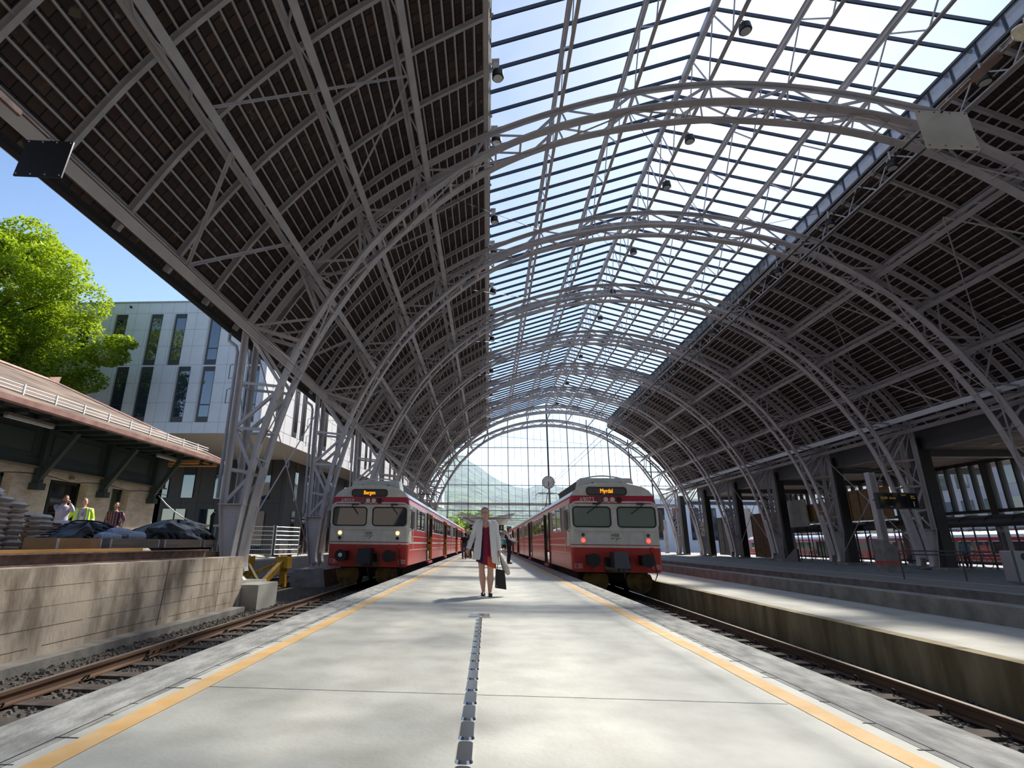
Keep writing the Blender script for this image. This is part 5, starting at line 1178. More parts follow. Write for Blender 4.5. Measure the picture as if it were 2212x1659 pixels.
for k, (x, y, z) in enumerate(((-8.2, 11.35, 1.02), (-8.25, 11.75, 1.12), (-8.2, 12.2, 1.06))):
    m = MB(); m.tube([(x, y-.35, z), (x, y-.2, z+.02), (x, y+.25, z)], [.10, .12, .12], 14); tag(m.obj('hose_roll', 'bluehose'), ['low blue and white ribbed hose roll', 'upper blue and white ribbed hose roll', 'pale end of a ribbed hose roll'][k]+' on the wooden frames', 'hose')
m = MB(); m.tube([(-8.7, 16.6, 1.2), (-8.72, 16.6, 1.75), (-8.66, 16.6, 1.85)], [.05, .06, .05], 8); tag(m.obj('lever', 'black'), 'black lever sticking up at the end of the tarpaulin heap', 'lever')
# galvanised railings
def railing(x0, y0, x1, y1, z, h, label, n, mats='galv', mid=False):
    q = thing('railing', label, 'railing', ((x0+x1)/2, (y0+y1)/2, z))
    for zz in ((z+h, z+.15) if not mid else (z+h, z+h*.75, z+h*.5, z+h*.25, z+.1)):
        m = MB(); m.tube([(x0, y0, zz), (x1, y1, zz)], .02, 6); m.obj('rail', mats, q)
    for k in range(n+1):
        f = k/n; m = MB(); m.tube([(x0+(x1-x0)*f, y0+(y1-y0)*f, z), (x0+(x1-x0)*f, y0+(y1-y0)*f, z+h)], .025 if k in (0, n) else .011, 6); m.obj('post' if k in (0, n) else 'baluster', mats, q)
railing(-11.2, 19.0, -8.3, 18.2, YZ, 1.0, 'galvanised balustrade behind the tarpaulin heap by the nearest column', 16)
# construction fence panels
def fence(x0, y0, x1, y1, z, lab):
    q = thing('fence_panel', lab, 'fence', ((x0+x1)/2, (y0+y1)/2, z), group='temporary fence panels')
    for zz in (z+.15, z+.42, z+.7, z+1.0, z+1.25, z+1.5, z+1.75):
        m = MB(); m.tube([(x0, y0, zz), (x1, y1, zz)], .018, 5); m.obj('bar', 'galv', q)
    for f in (0, 1): m = MB(); m.tube([(x0+(x1-x0)*f, y0+(y1-y0)*f, z), (x0+(x1-x0)*f, y0+(y1-y0)*f, z+1.85)], .022, 6); m.obj('post', 'galv', q)
    m = MB()
    for k in range(1, 24): f = k/24; m.tube([(x0+(x1-x0)*f, y0+(y1-y0)*f, z+.12), (x0+(x1-x0)*f, y0+(y1-y0)*f, z+1.8)], .004, 3)
    m.obj('wire_mesh', 'galv', q)
    for f in (0, 1): m = MB(); m.box(x0+(x1-x0)*f-.3, x0+(x1-x0)*f+.3, y0-.12, y0+.12, z, z+.12); m.obj('fence_foot', 'rubber', q)
fence(-15.2, 31.4, -12.95, 32.2, .08, 'wide temporary metal fence panel in front of the dark building'); fence(-12.85, 32.4, -12.1, 34.4, .08, 'narrow angled temporary fence panel right of the wide one')
heap('rubble', (-13.3, 29.9, .08), (1.0, .6, .16), 'conc_light', 'low pale rubble heap at the foot of the fence panels', 'rubble', 9, 20, .3)
q = thing('bench', 'black metal bench with armrests standing by the building', 'bench', (-12.9, 36, .08))
for x in (-13.25, -12.6):
    m = MB(); m.tube([(x, 35.9, .08), (x+.05, 36.0, .5), (x, 36.35, .1)], .03, 6); m.tube([(x, 35.85, .55), (x, 36.2, .72), (x, 36.35, .72)], .025, 6); m.obj('leg', 'black', q)
m = MB()
for k in range(5): m.box(-13.35, -12.5, 35.85+k*.1, 35.92+k*.1, .50, .53)
m.obj('seat', 'black', q); m = MB()
for k in range(5): m.box(-13.35, -12.5, 36.38, 36.41, .6+k*.09, .66+k*.09)
m.obj('backrest', 'black', q)
# buffer stop
q = thing('buffer_stop', 'yellow steel buffer stop at the end of the siding', 'buffer stop', (-9.1, 20.5, -.75))
for x in (-9.5, -8.0):
    m = MB(); m.bar((x, 18.9, -.62), (x, 21.2, .25), .16, .2); m.obj('inclined_beam', 'bstop', q)
    m = MB(); m.bar((x, 21.4, -.7), (x, 21.2, .45), .22, .22, (1, 0, 0)); m.obj('post', 'bstop', q)
    m = MB(); m.box(x-.25, x+.25, 21.0, 21.45, .0, .42); m.obj('buffer_head', 'bstop', q)
for a, b in (((-9.5, 20.0, -.5), (-8.0, 21.2, .25)), ((-8.0, 19.2, -.5), (-9.5, 21.2, .25)), ((-9.9, 19.3, -.55), (-7.7, 19.3, -.55))):
    m = MB(); m.bar(a, b, .09, .12); m.obj('cross_member', 'bstop', q)
# ================================================ OFFICE BUILDING
t = thing('office_building', 'modern white panelled building with slim tall windows above a dark base, left background', 'building', (-12, 26.2, 0))
ux = Vector((-1, .0, 0)); X0, Yf = -11.9, 26.2
sd2 = Vector((.078, 1, 0)).normalized(); ZB, ZT = 6.38, 14.0; n2 = Vector((-sd2.y, sd2.x, 0))
P0 = Vector((X0, Yf, 0)); P1 = P0+sd2*62; P2 = P0+ux*45; P3 = P2+Vector((0, 62, 0))
m = MB(); m.hexa([P2+Vector((0, 0, ZB)), P0+Vector((0, 0, ZB)), P1+Vector((0, 0, ZB)), P3+Vector((0, 0, ZB)), P2+Vector((0, 0, ZT)), P0+Vector((0, 0, ZT)), P1+Vector((0, 0, ZT)), P3+Vector((0, 0, ZT))]); m.obj('upper_storeys', 'white_panel', t)
m = MB(); z = ZB-.012; m.add([P2+Vector((0, 0, z)), P0+Vector((0, 0, z)), P1+Vector((0, 0, z)), P3+Vector((0, 0, z))], [(0, 1, 2, 3)]); m.obj('soffit', 'soffit', t)
m = MB()
for z in (13.0+.32, 12.3, 11.3, 10.2, 9.15, 8.05, 6.98): m.box(-50, X0, Yf-.004, Yf+.002, z, z+.014); m.bar(P0+Vector((.002, 0, z)), P1+Vector((.002, 0, z)), .010, .014)
for k in range(52): x = X0-.72*k-.1; m.box(x, x+.012, Yf-.004, Yf+.002, ZB, ZT)
for k in range(1, 67): p = P0+sd2*(.92*k); m.box(p.x-.004, p.x+.006, p.y, p.y+.014, ZB, ZT)
m.obj('panel_joints', 'joint', t)
m = MB(); m.box(-50, X0+.03, Yf-.04, Yf+.2, ZT-.02, ZT+.06); m.bar(P0+Vector((0, 0, ZT+.02)), P1+Vector((0, 0, ZT+.02)), .1, .08); m.obj('parapet_cap', 'steel_light', t)
def fwin(x0, x1, z0, z1):
    m = MB(); m.box(x0, x1, Yf-.01, Yf+.01, z0, z1); w_ = m.obj('window', 'win_frame', t)
    m = MB(); m.box(x0+.12, x1-.02, Yf-.018, Yf-.008, z0+.3, z1-.28); m.obj('pane', 'office_glass', w_)
    m = MB(); m.box(x0+.1, x1, Yf-.025, Yf-.008, z0+.92, z0+.99); m.obj('glazing_bar', 'win_frame', w_)
    m = MB(); m.box(x0-.09, x0, Yf-.012, Yf+.001, z0, z1); m.obj('reveal', 'steel_light', w_)
for x0 in (-21.03, -18.95, -17.54, -15.46, -23.1, -24.6, -26.7, -28.1, -30.2, -33): fwin(x0, x0+.65, 10.2, 13.26)
for x0 in (-20.35, -18.95, -16.83, -15.44, -12.95, -22.8, -24.4, -26.0, -28.5, -31): fwin(x0, x0+.66, 6.98, 10.1)
fwin(-12.95, -12.3, 10.2, 13.26)
q_ = [1.6, 2.9, 4.9, 6.0, 8.6, 10.2, 11.5, 13.5, 15.7, 17.2, 19.4, 21.7, 23, 25.4, 28, 29.7, 32, 34.5, 36, 39, 42, 45, 48, 51, 54, 57.5]
for j, u in enumerate(q_):
    for z0, z1, off in ((10.2, 13.26, 0), (7.0, 10.0, .9 if j % 2 else 0)):
        a = P0+sd2*(u+off); b = P0+sd2*(u+off+.6); e = Vector((.02, 0, 0))
        m = MB(); m.add([a+e+Vector((0, 0, z0)), b+e+Vector((0, 0, z0)), b+e+Vector((0, 0, z1)), a+e+Vector((0, 0, z1))], [(0, 1, 2, 3)]); w_ = m.obj('window', 'win_frame', t, recalc=False)
        m = MB(); a2 = P0+sd2*(u+off+.2); e = Vector((.03, 0, 0)); m.add([a2+e+Vector((0, 0, z0+.3)), b+e+Vector((0, 0, z0+.3)), b+e+Vector((0, 0, z1-.2)), a2+e+Vector((0, 0, z1-.2))], [(0, 1, 2, 3)]); m.obj('pane', 'train_glass', w_, recalc=False)
for x in (-20.3, -16.2):
    m = MB(); m.disc((x, Yf-.1, 13.72), .06, .1, 'y', 12); m.obj('security_camera', 'black', t)
# dark base
B0 = Vector((-13.65, 35.2, 0)); B1 = B0+sd2*50
m = MB(); m.hexa([(-50, 35.2, 0), B0, B1, (-50, 85, 0), (-50, 35.2, ZB), B0+Vector((0, 0, ZB)), B1+Vector((0, 0, ZB)), (-50, 85, ZB)]); m.obj('ground_storeys', 'dark_panel', t)
m = MB()
for z in (3.4,): m.box(-50, B0.x, 35.19, 35.2, z, z+.03)
for k in range(20): m.box(B0.x-1.15*k-.3, B0.x-1.15*k-.28, 35.19, 35.2, 0, ZB)
m.obj('panel_joints', 'black', t)
for x0, x1, z0, z1 in ((-22.6, -21.9, 3.75, 6.1), (-20.9, -20.1, 3.75, 6.1), (-18.6, -17.7, 3.7, 6.2), (-15.6, -14.75, 3.7, 6.3), (-22.0, -21.2, 1.9, 3.0), (-21.1, -20.4, 1.9, 3.0), (-19.4, -18.4, .1, 3.0), (-15.8, -14.9, .1, 2.9), (-17.6, -16.9, .1, 2.9)):
    m = MB(); m.box(x0, x1, 35.16, 35.2, z0, z1); w_ = m.obj('window', 'office_glass', t); m = MB(); m.box(x0-.06, x0, 35.15, 35.2, z0, z1); m.box(x1, x1+.03, 35.15, 35.2, z0, z1); m.obj('frame', 'black', w_)
m = MB(); m.box(-22.2, -20.3, 35.15, 35.2, 1.5, 1.85); m.obj('white_panel_strip', 'conc_light', t)
for u in (1.3, 3.1, 3.9, 7.0, 8.2, 11.5, 12.6, 16, 17.3, 21, 24, 28, 32, 36):
    for z0, z1 in ((3.7, 6.2), (.2, 3.0)):
        a = B0+sd2*u+Vector((.02, 0, 0)); b = B0+sd2*(u+.5)+Vector((.02, 0, 0)); m = MB(); m.add([a+Vector((0, 0, z0)), b+Vector((0, 0, z0)), b+Vector((0, 0, z1)), a+Vector((0, 0, z1))], [(0, 1, 2, 3)]); m.obj('window', 'train_glass', t, recalc=False)
# ================================================ TREES
def leaves(name, centers, n, size, mt, parent, seed, flat=.6):
    rg = random.Random(seed); vs = []; fs = []
    for (c, rr, k_) in centers:
        for _ in range(int(n*k_)):
            while True:
                d = Vector((rg.gauss(0, 1), rg.gauss(0, 1), rg.gauss(0, 1)))
                if d.length > .1: break
            d.normalize(); rad = rg.uniform(.72, 1.04); p = Vector((c[0]+d.x*rr[0]*rad, c[1]+d.y*rr[1]*rad, c[2]+d.z*rr[2]*rad))
            a = Vector((rg.gauss(0, 1), rg.gauss(0, 1), rg.gauss(0, .5))).normalized(); b = a.cross(Vector((rg.gauss(0, .5), rg.gauss(0, .5), 1))).normalized(); s = size*rg.uniform(.6, 1.3)
            o = len(vs); vs += [p-a*s, p+b*s*.7, p+a*s, p-b*s*.7]; fs.append((o, o+1, o+2, o+3))
    m = MB(); m.add(vs, fs); return m.obj(name, mt, parent, recalc=False)
t = thing('leafy_tree', 'big bright green deciduous tree rising behind the stone building', 'tree', (-26, 22.5, 0))
rg = random.Random(11); cs = []
CC = Vector((-26.2, 22, 12.0)); RR = Vector((6.0, 4.2, 4.9))
for k in range(75):
    d = Vector((rg.gauss(0, 1), rg.gauss(0, 1), rg.gauss(0, 1))).normalized(); f = rg.uniform(.45, 1.0)
    c = Vector((CC.x+d.x*RR.x*f, CC.y+d.y*RR.y*f, CC.z+d.z*RR.z*f))
    if c.y > 24 or c.z > 15.9: continue
    s = rg.uniform(.9, 1.7); cs.append((c, (s*1.25, s, s*.75), 1))
cs += [(Vector((-18.6, 23, 9.6)), (1.1, .9, .5), .8), (Vector((-18.0, 23, 10.3)), (.8, .7, .3), .4), (Vector((-19.5, 23, 8.3)), (1.2, .8, .6), .8), (Vector((-20.2, 22.5, 12.2)), (1.6, 1.2, 1.2), 1), (Vector((-20.6, 22.5, 10.4)), (1.9, 1.2, 1.4), 1.3), (Vector((-20.3, 22.5, 9.0)), (1.7, 1.2, 1.1), 1.2), (Vector((-22.5, 22.5, 8.6)), (2.0, 1.3, 1.4), 1.3), (Vector((-25, 22.5, 8.4)), (2.2, 1.4, 1.4), 1.3), (Vector((-21.6, 22.5, 13.8)), (1.5, 1.2, 1.3), 1), (Vector((-23.4, 22, 15.6)), (1.5, 1.2, 1.1), 1)]
leaves('foliage', cs, 1800, .08, 'leaf', t, 12)
m = MB(); m.tube([(-26, 22.5, 0), (-26.1, 22.4, 4), (-26, 22.3, 7.5), (-25.8, 22, 11)], [.45, .38, .3, .12], 10); m.obj('trunk', 'bark', t)
for k in range(14):
    a = k*2.4; m = MB(); m.tube([(-26, 22.3, 6.5+k*.35), (-26+2*cos(a), 22.3+1.4*sin(a), 8.4+k*.4), (-26+4.6*cos(a), 22.3+2.6*sin(a), 9.6+k*.42)], [.16, .09, .03], 6); m.obj('branch', 'bark', t)
t = thing('roadside_tree', 'small yellowish green tree beyond the end of the left train', 'tree', (-5.8, 106, 0))
leaves('foliage', [(Vector((-5.6+dx, 106+dy, 3.6+dz)), (1.6, 1.2, 1.1), 1) for dx, dy, dz in ((0, 0, 0), (-1.4, 0, 1.6), (.8, 0, -1.2), (-1, 1, .2), (1.4, .5, -2.0))], 700, .16, 'leaf', t, 3)
m = MB(); m.tube([(-5.8, 106, -.7), (-5.8, 106, 3)], .2, 6); m.obj('trunk', 'bark', t)
t = thing('roadside_tree', 'pair of round tree crowns in front of the mountain behind the platform canopy', 'tree', (-3, 150, 0))
leaves('foliage', [(Vector((-6, 150, 7.2)), (3.2, 2, 2.6), 1), (Vector((-1.2, 152, 7.4)), (3.0, 2, 2.8), 1), (Vector((-4, 150, 4)), (4.5, 2, 2.6), 1)], 1600, .28, 'leaf_far', t, 5)
m = MB(); m.tube([(-3, 150, -.7), (-3, 150, 5)], .3, 6); m.obj('trunk', 'bark', t)
# ================================================ MOUNTAIN
PX = [(-60, 11), (-14, 10.6), (-6, 9.9), (-2.2, 8.75), (-.6, 7.8), (.6, 6.9), (1.9, 6.3), (3.0, 5.9), (4.3, 5.7), (5.1, 5.95), (6.4, 6.05), (8.2, 5.8), (12, 5.2), (18, 5.0), (24, 5.6), (40, 6), (70, 5)]
def ridge(az):
    for (a, e), (b, g) in zip(PX, PX[1:]):
        if a <= az <= b: f = (az-a)/(b-a); return e+(g-e)*f
    return 5
rg = random.Random(21); ph = [(rg.uniform(.3, 3), rg.uniform(0, 6), rg.uniform(.2, 1)) for _ in range(9)]
from mathutils.noise import noise as NZ
m = MB(); NA, ND = 900, 110; vs = []
for j in range(ND+1):
    f = j/ND; D_ = 260+1500*f**1.1
    for i in range(NA+1):
        az = -35+95*i/NA; e = ridge(az); prof = min(1, f**.75*1.02); x = D_*sin(R(az)); y = D_*cos(R(az))
        zz = D_*math.tan(R(e))*prof**(1.15)
        zz += (NZ(Vector((x*.006, y*.006, 0)))*14+NZ(Vector((x*.03, y*.03, 1)))*7)*(.25+f)*(1-.6*f)+rg.uniform(-1, 1)*.5
        vs.append((x, y, zz-.8))
fs = [(j*(NA+1)+i, j*(NA+1)+i+1, (j+1)*(NA+1)+i+1, (j+1)*(NA+1)+i) for j in range(ND) for i in range(NA)]
m.add(vs, fs); o = m.obj('mountain', 'forest', recalc=False, smooth=True); tag(o, 'wooded green mountain beyond the glazed end of the hall', 'mountain')
m = MB(); m.box(-900, 900, 180, 300, -1.2, -.78); struct(m, 'ground_far', 'ballast')
rg = random.Random(8)
for k in range(26):
    az = -4+.72*k; D_ = 200+(k % 3)*19; x, y = D_*sin(R(az)), D_*cos(R(az)); w_ = rg.uniform(2.5, 3.6); h = rg.uniform(3, 5); z = 0
    mt = rg.choice(['white_panel', 'conc_light', 'brick', 'stone_wall'])
    q = thing('town_house', '%s house from the left in the row below the mountain, %%s' % ORD[k] % {'white_panel': 'white', 'conc_light': 'grey', 'brick': 'brick red', 'stone_wall': 'cream'}[mt], 'house', (x, y, z), group='small %s houses below the mountain' % {'white_panel': 'white', 'conc_light': 'grey', 'brick': 'red', 'stone_wall': 'cream'}[mt])
    m = MB(); m.box(x-w_, x+w_, y-4, y+4, -1, z+h); m.obj('wall', mt, q)
    m = MB(); m.prism([(x-w_-.4, z+h), (x+w_+.4, z+h), (x, z+h+2.4)], 'y', y-4.5, y+4.5); m.obj('roof', 'steel_dark' if k % 2 else 'brick', q)
# ================================================ FAR PLATFORM CANOPY
t = thing('platform_canopy', 'butterfly-shaped concrete platform canopy beyond the glazed end wall', 'canopy', (0, 100, 0))
for s in (-1, 1):
    m = MB(); m.hexa([(0, 75, 4.15), (s*3.75, 75, 4.85), (s*3.75, 140, 4.85), (0, 140, 4.15), (0, 75, 4.4), (s*3.75, 75, 5.1), (s*3.75, 140, 5.1), (0, 140, 4.4)]); m.obj('roof_wing', 'timber_grey', t)
    m = MB(); m.prism([(s*.02, 3.2), (s*.25, 3.2), (s*3.7, 4.78), (s*3.7, 4.84), (s*.02, 4.14)], 'y', 75.15, 140); m.obj('soffit', 'conc_light', t)
for k in range(6): m = MB(); m.bar((0, 76+k*11, 0), (0, 76+k*11, 4.3), .35, .35, (1, 0, 0)); m.obj('pillar', 'conc_light', t)
for x, n, l in ((-2.1, '4', 'left'), (1.95, '3', 'right')):
    q = thing('track_sign', 'black hanging track number sign %s under the %s side of the far canopy' % (n, l), 'sign', (x, 75.3, 3.1), group=None)
    m = MB(); m.box(x-.33, x+.33, 75.3, 75.45, 2.72, 3.5); m.obj('panel', 'black', q); m = MB(); m.tube([(x-.2, 75.4, 3.5), (x-.2, 75.4, 4.6)], .02, 5); m.tube([(x+.2, 75.4, 3.5), (x+.2, 75.4, 4.6)], .02, 5); m.obj('hanger', 'steel', q)
    text(n, .6, 'numwhite', q, 'number', (0, -.02, .02))
for y in (85, 100, 120):
    q = thing('catenary_mast', 'catenary gantry over the open tracks, %s' % {85: 'nearest beyond the hall', 100: 'middle one', 120: 'farthest one'}[y], 'mast', (-6.4, y, 0))
    for x in (-6.4, 12): m = MB(); m.tube([(x, y, -.7), (x, y, 6.6)], .1, 8); m.obj('post', 'steel', q)
    m = MB(); m.tube([(-6.4, y, 6.0), (12, y, 6.0)], .06, 6); m.obj('crossbeam', 'rust', q)
    for x in (TL, TR): m = MB(); m.tube([(x, y, 6.0), (x, y, 5.2)], .03, 5); m.obj('dropper', 'steel_dark', q)
# ================================================ RIGHT: ANNEX, SHELTER
t = thing('annex_building', 'dark open annex hall on the right with slatted ceiling and tall windows', 'building', (30, 40, 0))
m = MB(); m.box(XC+16.4, 34, 6, YG-6, 6.35, 6.75); m.obj('canopy_roof', 'timber_grey', t)
m = MB()
for k in range(60): m.box(XC+16.4, 34, 6+k*1.0, 6.02+k*1.0, 6.34, 6.352)
m.obj('soffit_joints', 'black', t)
m = MB(); m.box(XC+16.25, XC+16.6, 6, YG-6, 6.3, 7.5); m.obj('edge_beam', 'steel_dark', t)
for i in range(0, 9):
    y = AY(i) if i else AY(1)-S_
    m = MB(); m.box(XC+16.4, 34, y+.2, y+.7, 5.95, 6.36); m.obj('ceiling_beam', 'steel_dark', t)
    m = MB(); m.box(XC+16.05, XC+16.6, y+.1, y+.95, 0, 7.0); m.obj('black_pillar', 'black', t)
m = MB(); m.box(30.9, 31.1, 20, YG-6, 6.15, 6.4); m.box(30.9, 31.1, 20, YG-6, 3.2, 3.4); m.obj('window_beam', 'steel_dark', t)
k = 0; y = 20.3
while y < YG-6:
    m = MB(); w_ = .5 if k % 8 == 7 else .12; m.box(30.85, 31.15, y-w_/2, y+w_/2, 0 if w_ > .3 else 3.3, 6.3); m.obj('window_mullion' if w_ < .3 else 'window_pillar', 'steel_dark', t); y += .95; k += 1
m = MB(); m.add([(31, 20, 3.3), (31, YG-6, 3.3), (31, YG-6, 6.3), (31, 20, 6.3)], [(0, 1, 2, 3)]); m.obj('window_glass', 'side_glass', t)
q0 = None
for i in range(9):
    for j, x in enumerate((26.4, 29.6)):
        y = 24+i*4.5; lab = '%s round downlight from the camera in the %s row of the annex ceiling' % (ORD[i], ['near', 'far'][j])
        if q0 is None:
            q0 = thing('downlight', lab, 'lamp', (x, y, 6.34), group='downlights of the annex ceiling'); m = MB(); m.disc((x, y, 6.27), .17, .07, 'z', 16); m.obj('housing', 'steel_light', q0); m = MB(); m.disc((x, y, 6.262), .12, .01, 'z', 16); m.obj('lens', 'lens', q0)
        else: dup(q0, (x, y, 6.34), label=lab)
# city block beyond
for x, y0, y1, h, mt, l in ((52, 18, 36, 16, 'brick', 'brick city block seen through the annex windows'), (56, 37, 75, 13, 'city', 'grey city block seen through the annex windows')):
    q = thing('city_block', l, 'building', (x, y0, 0)); m = MB(); m.box(x, x+15, y0, y1, -.8, h); m.obj('wall', mt, q)
    for j in range(int((y1-y0)/3)):
        for z in (1.5, 4.7, 7.9): m = MB(); m.box(x-.05, x, y0+1+j*3, y0+2.6+j*3, z, z+1.8); m.obj('window', 'office_glass', q)
q = thing('city_block', 'long pale building beyond the far right end of the hall', 'building', (40, 100, 0)); m = MB(); m.box(29, 75, 98, 112, -.8, 9); m.obj('wall', 'white_panel', q)
for k in range(14): m = MB(); m.box(30+k*3, 31.6+k*3, 97.95, 98, 2, 7.5); m.obj('window', 'office_glass', q)
# glazed bicycle shelters
def shelter(x0, x1, y0, y1, lab):
    q = thing('glazed_shelter', lab, 'shelter', ((x0+x1)/2, y0, 0)); n = max(2, int((y1-y0)/1.5)); prof = [((x0+x1)/2+(x1-x0)/2*1.06*cos(a), 2.45+.42*sin(a)) for a in [pi*k/10 for k in range(11)]]
    m = MB(); m.prism(prof+[(p[0], p[1]-.06) for p in reversed(prof)], 'y', y0, y1); m.obj('curved_roof', 'steel_dark', q)
    for k in range(n+1):
        y = y0+(y1-y0)*k/n
        for x in (x0, x1): m = MB(); m.box(x-.03, x+.03, y-.03, y+.03, 0, 2.45); m.obj('post', 'black', q)
        m = MB(); m.tube([(p[0], y, p[1]+.01) for p in prof], .025, 5); m.obj('roof_rib', 'black', q)
    for x in (x0, x1):
        m = MB(); m.box(x-.03, x+.03, y0, y1, .25, .31); m.box(x-.03, x+.03, y0, y1, 2.3, 2.45); m.obj('rail', 'black', q)
    m = MB(); m.add([(x0, y0, .3), (x0, y1, .3), (x0, y1, 2.3), (x0, y0, 2.3)], [(0, 1, 2, 3)]); m.obj('glass', 'side_glass', q)
    return q
shelter(27, 29, 23, 40.5, 'long glazed bicycle shelter with a curved dark roof, nearer one'); shelter(27, 29, 41.5, 55, 'glazed bicycle shelter with a curved dark roof, farther one')
def bicycle(x, y, lab):
    q = thing('bicycle', lab, 'bicycle', (x, y, 0), group='parked bicycles')
    for yy in (-.5, .5):
        m = MB(); m.tube([(x, y+yy+.34*cos(a), .35+.34*sin(a)) for a in [k*pi/9 for k in range(19)]], .018, 5); w_ = m.obj('wheel', 'rubber', q)
    m = MB(); m.tube([(x, y+.5, .35), (x, y+.2, .85), (x, y-.35, .85), (x, y-.5, .35)], .016, 5); m.tube([(x, y+.2, .85), (x, y-.02, .35), (x, y-.35, .85)], .016, 5); m.tube([(x, y-.02, .35), (x, y+.5, .35)], .012, 5); m.obj('frame', 'steel_dark', q)
    m = MB(); m.tube([(x-.25, y-.32, 1.02), (x, y-.36, .98), (x+.25, y-.32, 1.02)], .014, 5); m.obj('handlebar', 'steel_dark', q); m = MB(); m.ball((x, y+.24, .95), (.06, .12, .03), 8); m.obj('saddle', 'rubber', q)
for i in range(7): bicycle(27.9+.1*(i % 2), 33+i*2.6, '%s dark bicycle from the camera parked in the glazed shelters' % ORD[i])
t_ = person((28.6, 34.6, 0), R(-60), 'person in a bright blue jacket seated inside the glazed shelter', dict(), 'skin', 'hair_dark', 0, ('steel_blue', 1), ('cloth_black', 1), sc=.95, face=False)
# hoardings
for x, y0, y1, z0, z1, mt, l, c in ((25.3, 55.9, 61.2, .15, 4.0, 'conc', 'tall grey-brown plywood hoarding between far right columns', 'hoarding'), (25.3, 62.3, 66.5, .15, 3.7, 'conc', 'grey hoarding panel beside the last right columns', 'hoarding'), (25.4, 47.2, 53.5, .1, 4.0, 'timber', 'brown timber framed hoarding between right columns', 'hoarding'), (25.7, 41.0, 46.4, 3.0, 4.3, 'ply', 'raised light plywood enclosure above the shelter', 'enclosure'), (25.9, 35.9, 39.8, 2.9, 4.9, 'ply', 'tall plywood box above the nearer shelter', 'enclosure')):
    q = thing('hoarding', l, c, (x, y0, z0)); m = MB(); m.box(x, x+.05, y0, y1, z0, z1); m.obj('sheet', mt, q)
    m = MB(); yy = y0
    while yy <= y1+.01: m.box(x-.06, x, yy-.04, yy+.04, z0, z1); yy += (y1-y0)/4
    m.box(x-.06, x, y0, y1, z1-.1, z1); m.obj('batten', 'timber_new' if mt != 'conc' else 'conc', q)
m = MB(); m.box(25.2, 25.3, 44.0, 46.6, 2.6, 4.7); tag(m.obj('white_board', 'conc_light'), 'white board leaning behind the third right column', 'board')
# departure board on its post
q = thing('departure_board', 'black departure board showing track 1 mounted on the right-hand post', 'sign', (17.6, 24.2, 2.6))
m = MB(); m.box(16.82, 18.46, 24.0, 24.22, 2.65, 3.33); m.obj('casing', 'black', q)
m = MB(); m.box(16.88, 18.02, 23.99, 24.0, 2.70, 3.28); m.obj('screen', 'glassdark', q)
m = MB(); m.box(18.06, 18.42, 23.99, 24.0, 2.70, 3.28); m.obj('screen', 'glassdark', q)
text('15:50  Arna', .13, 'led_dim', q, 'departure_text', (-.38, -.22, .50), align='CENTER'); text('15:31', .09, 'led_dim', q, 'time_text', (.28, -.22, .62)); text('Spor\nTrack', .085, 'led_dim', q, 'track_text', (.64, -.22, .54)); text('1', .3, 'numwhite', q, 'track_number', (.64, -.22, .24)); text('Arna', .06, 'numwhite', q, 'ticker_text', (-.3, -.22, .15))
q = thing('steel_post', 'tall grey steel post standing by the departure board', 'post', (18.35, 26.4, 0))
m = MB(); m.box(18.2, 18.24, 26.25, 26.55, 1.1, 4.5); m.box(18.46, 18.5, 26.25, 26.55, 1.1, 4.5); m.box(18.24, 18.46, 26.39, 26.41, 1.1, 4.5); m.obj('section', 'steel', q)
m = MB(); m.tube([(18.2, 26.3, 3.2), (18.0, 24.2, 3.3)], .04, 6); m.obj('arm', 'steel_dark', q)
q = thing('concrete_plinth', 'slanted-top pale concrete plinth with a red band at the foot of the steel post', 'plinth', (18.35, 26.2, 0))
m = MB(); m.hexa([(18.0, 26.0, 0), (18.62, 26.0, 0), (18.62, 26.7, 0), (18.0, 26.7, 0), (18.0, 26.0, 1.4), (18.62, 26.0, 1.1), (18.62, 26.7, 1.1), (18.0, 26.7, 1.4)]); m.obj('block', 'conc', q)
m = MB(); m.box(17.99, 18.63, 25.99, 26.71, .42, .48); m.box(17.99, 18.63, 25.99, 26.71, .34, .38); m.obj('red_band', 'red', q)
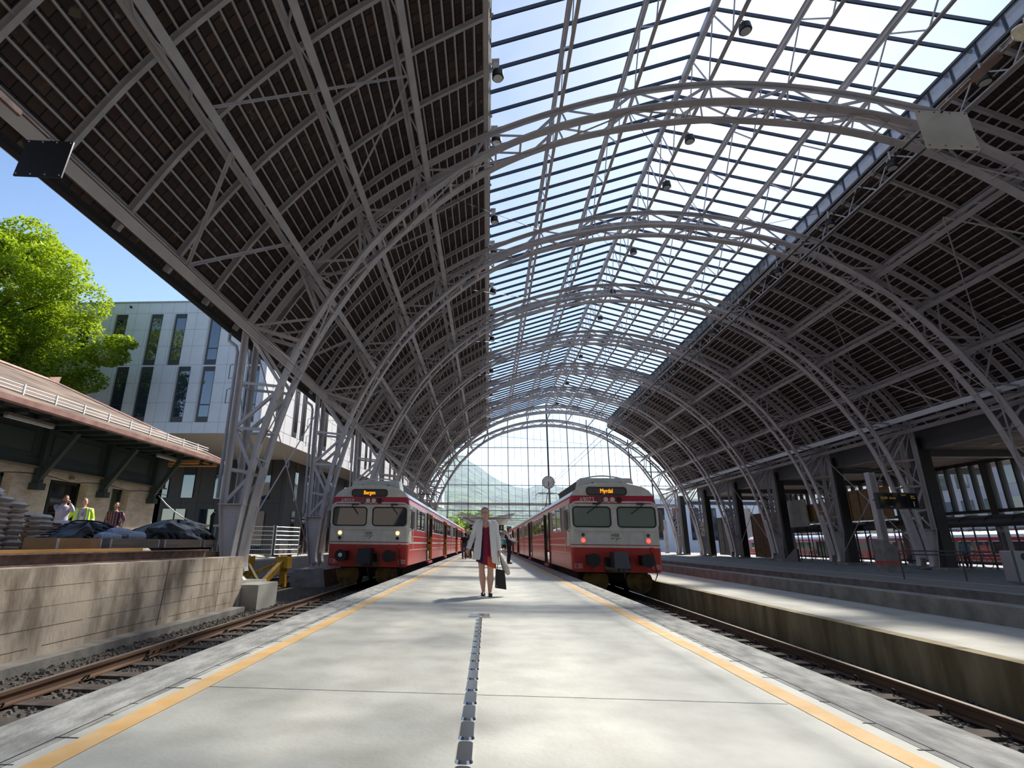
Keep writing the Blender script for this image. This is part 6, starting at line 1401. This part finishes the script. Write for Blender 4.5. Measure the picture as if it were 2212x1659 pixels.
# railing, bin, kiosk screens
q = thing('platform_railing', 'low dark railing on the shaded far right platform', 'railing', (16, 19, 0))
for z in (.95, .83): m = MB(); m.tube([(14.6, 20.4, z), (17.6, 19.0, z), (24, 18.2, z)], .025, 6); m.obj('rail', 'steel_dark', q)
for x, y in ((14.6, 20.4), (16.1, 19.7), (17.6, 19.0), (19.4, 18.8), (21.6, 18.5)): m = MB(); m.tube([(x, y, 0), (x, y, .95)], .025, 6); m.obj('post', 'steel_dark', q)
q = thing('litter_bin', 'grey litter bin with a round opening and green stripe at the right edge', 'bin', (16.75, 18.45, 0))
m = MB(); m.box(16.45, 17.05, 18.25, 18.7, .05, 1.0); o = m.obj('cabinet', 'steel_light', q); bv = o.modifiers.new('b', 'BEVEL'); bv.width = .03
m = MB(); m.disc((16.8, 18.235, .82), .11, .02, 'y', 20); m.obj('opening', 'black', q); m = MB(); m.box(16.44, 16.5, 18.24, 18.25, .05, 1.0); m.obj('green_stripe', 'green_door', q)
m = MB(); m.tube([(17.8, 18, 0), (17.8, 18, 1.8), (18.6, 18.6, 2.35), (20.5, 19, 2.5)], .03, 6); tag(m.obj('bent_pipe', 'green_wood'), 'dark green bent pipe curving over the right edge of the shelter', 'pipe')
for i, (x, y) in enumerate(((22.6, 41.5), (23.0, 44.0))):
    m = MB(); m.hexa([(x, y, 0), (x+.15, y, 0), (x+.15, y+2.0, 0), (x, y+2.0, 0), (x, y, .9), (x+.15, y, .9), (x+.15, y+.3, .9), (x, y+.3, .9)]); tag(m.obj('sloping_screen', 'steel_dark'), 'dark sloping metal screen beside the right column, %s one' % ('nearer' if i == 0 else 'farther'), 'screen')
# inner right row of columns beyond hall end
for i, x in enumerate((23.2, 25.5)):
    m = MB(); m.box(x, x+.5, 77+i*3, 77.4+i*3, -.8, 4.6); tag(m.obj('open_air_column', 'rust' if i == 0 else 'conc_light'), '%s column outside the far right end of the hall' % ('rust-brown steel' if i == 0 else 'pale concrete'), 'column')

# ================================================ MORNING HAZE IN FRONT OF THE MOUNTAIN
hz = bpy.data.materials.new('haze'); hz.use_nodes = True; hn = hz.node_tree; hn.nodes.clear()
ho = hn.nodes.new('ShaderNodeOutputMaterial'); hv = hn.nodes.new('ShaderNodeVolumeScatter'); hv.inputs['Color'].default_value = (.62, .78, 1, 1); hv.inputs['Density'].default_value = .0003; hv.inputs['Anisotropy'].default_value = .3
hn.links.new(hv.outputs[0], ho.inputs['Volume']); M['haze'] = hz
m = MB(); m.box(-1200, 1400, 320, 2100, -3, 330); struct(m, 'haze_air', 'haze')
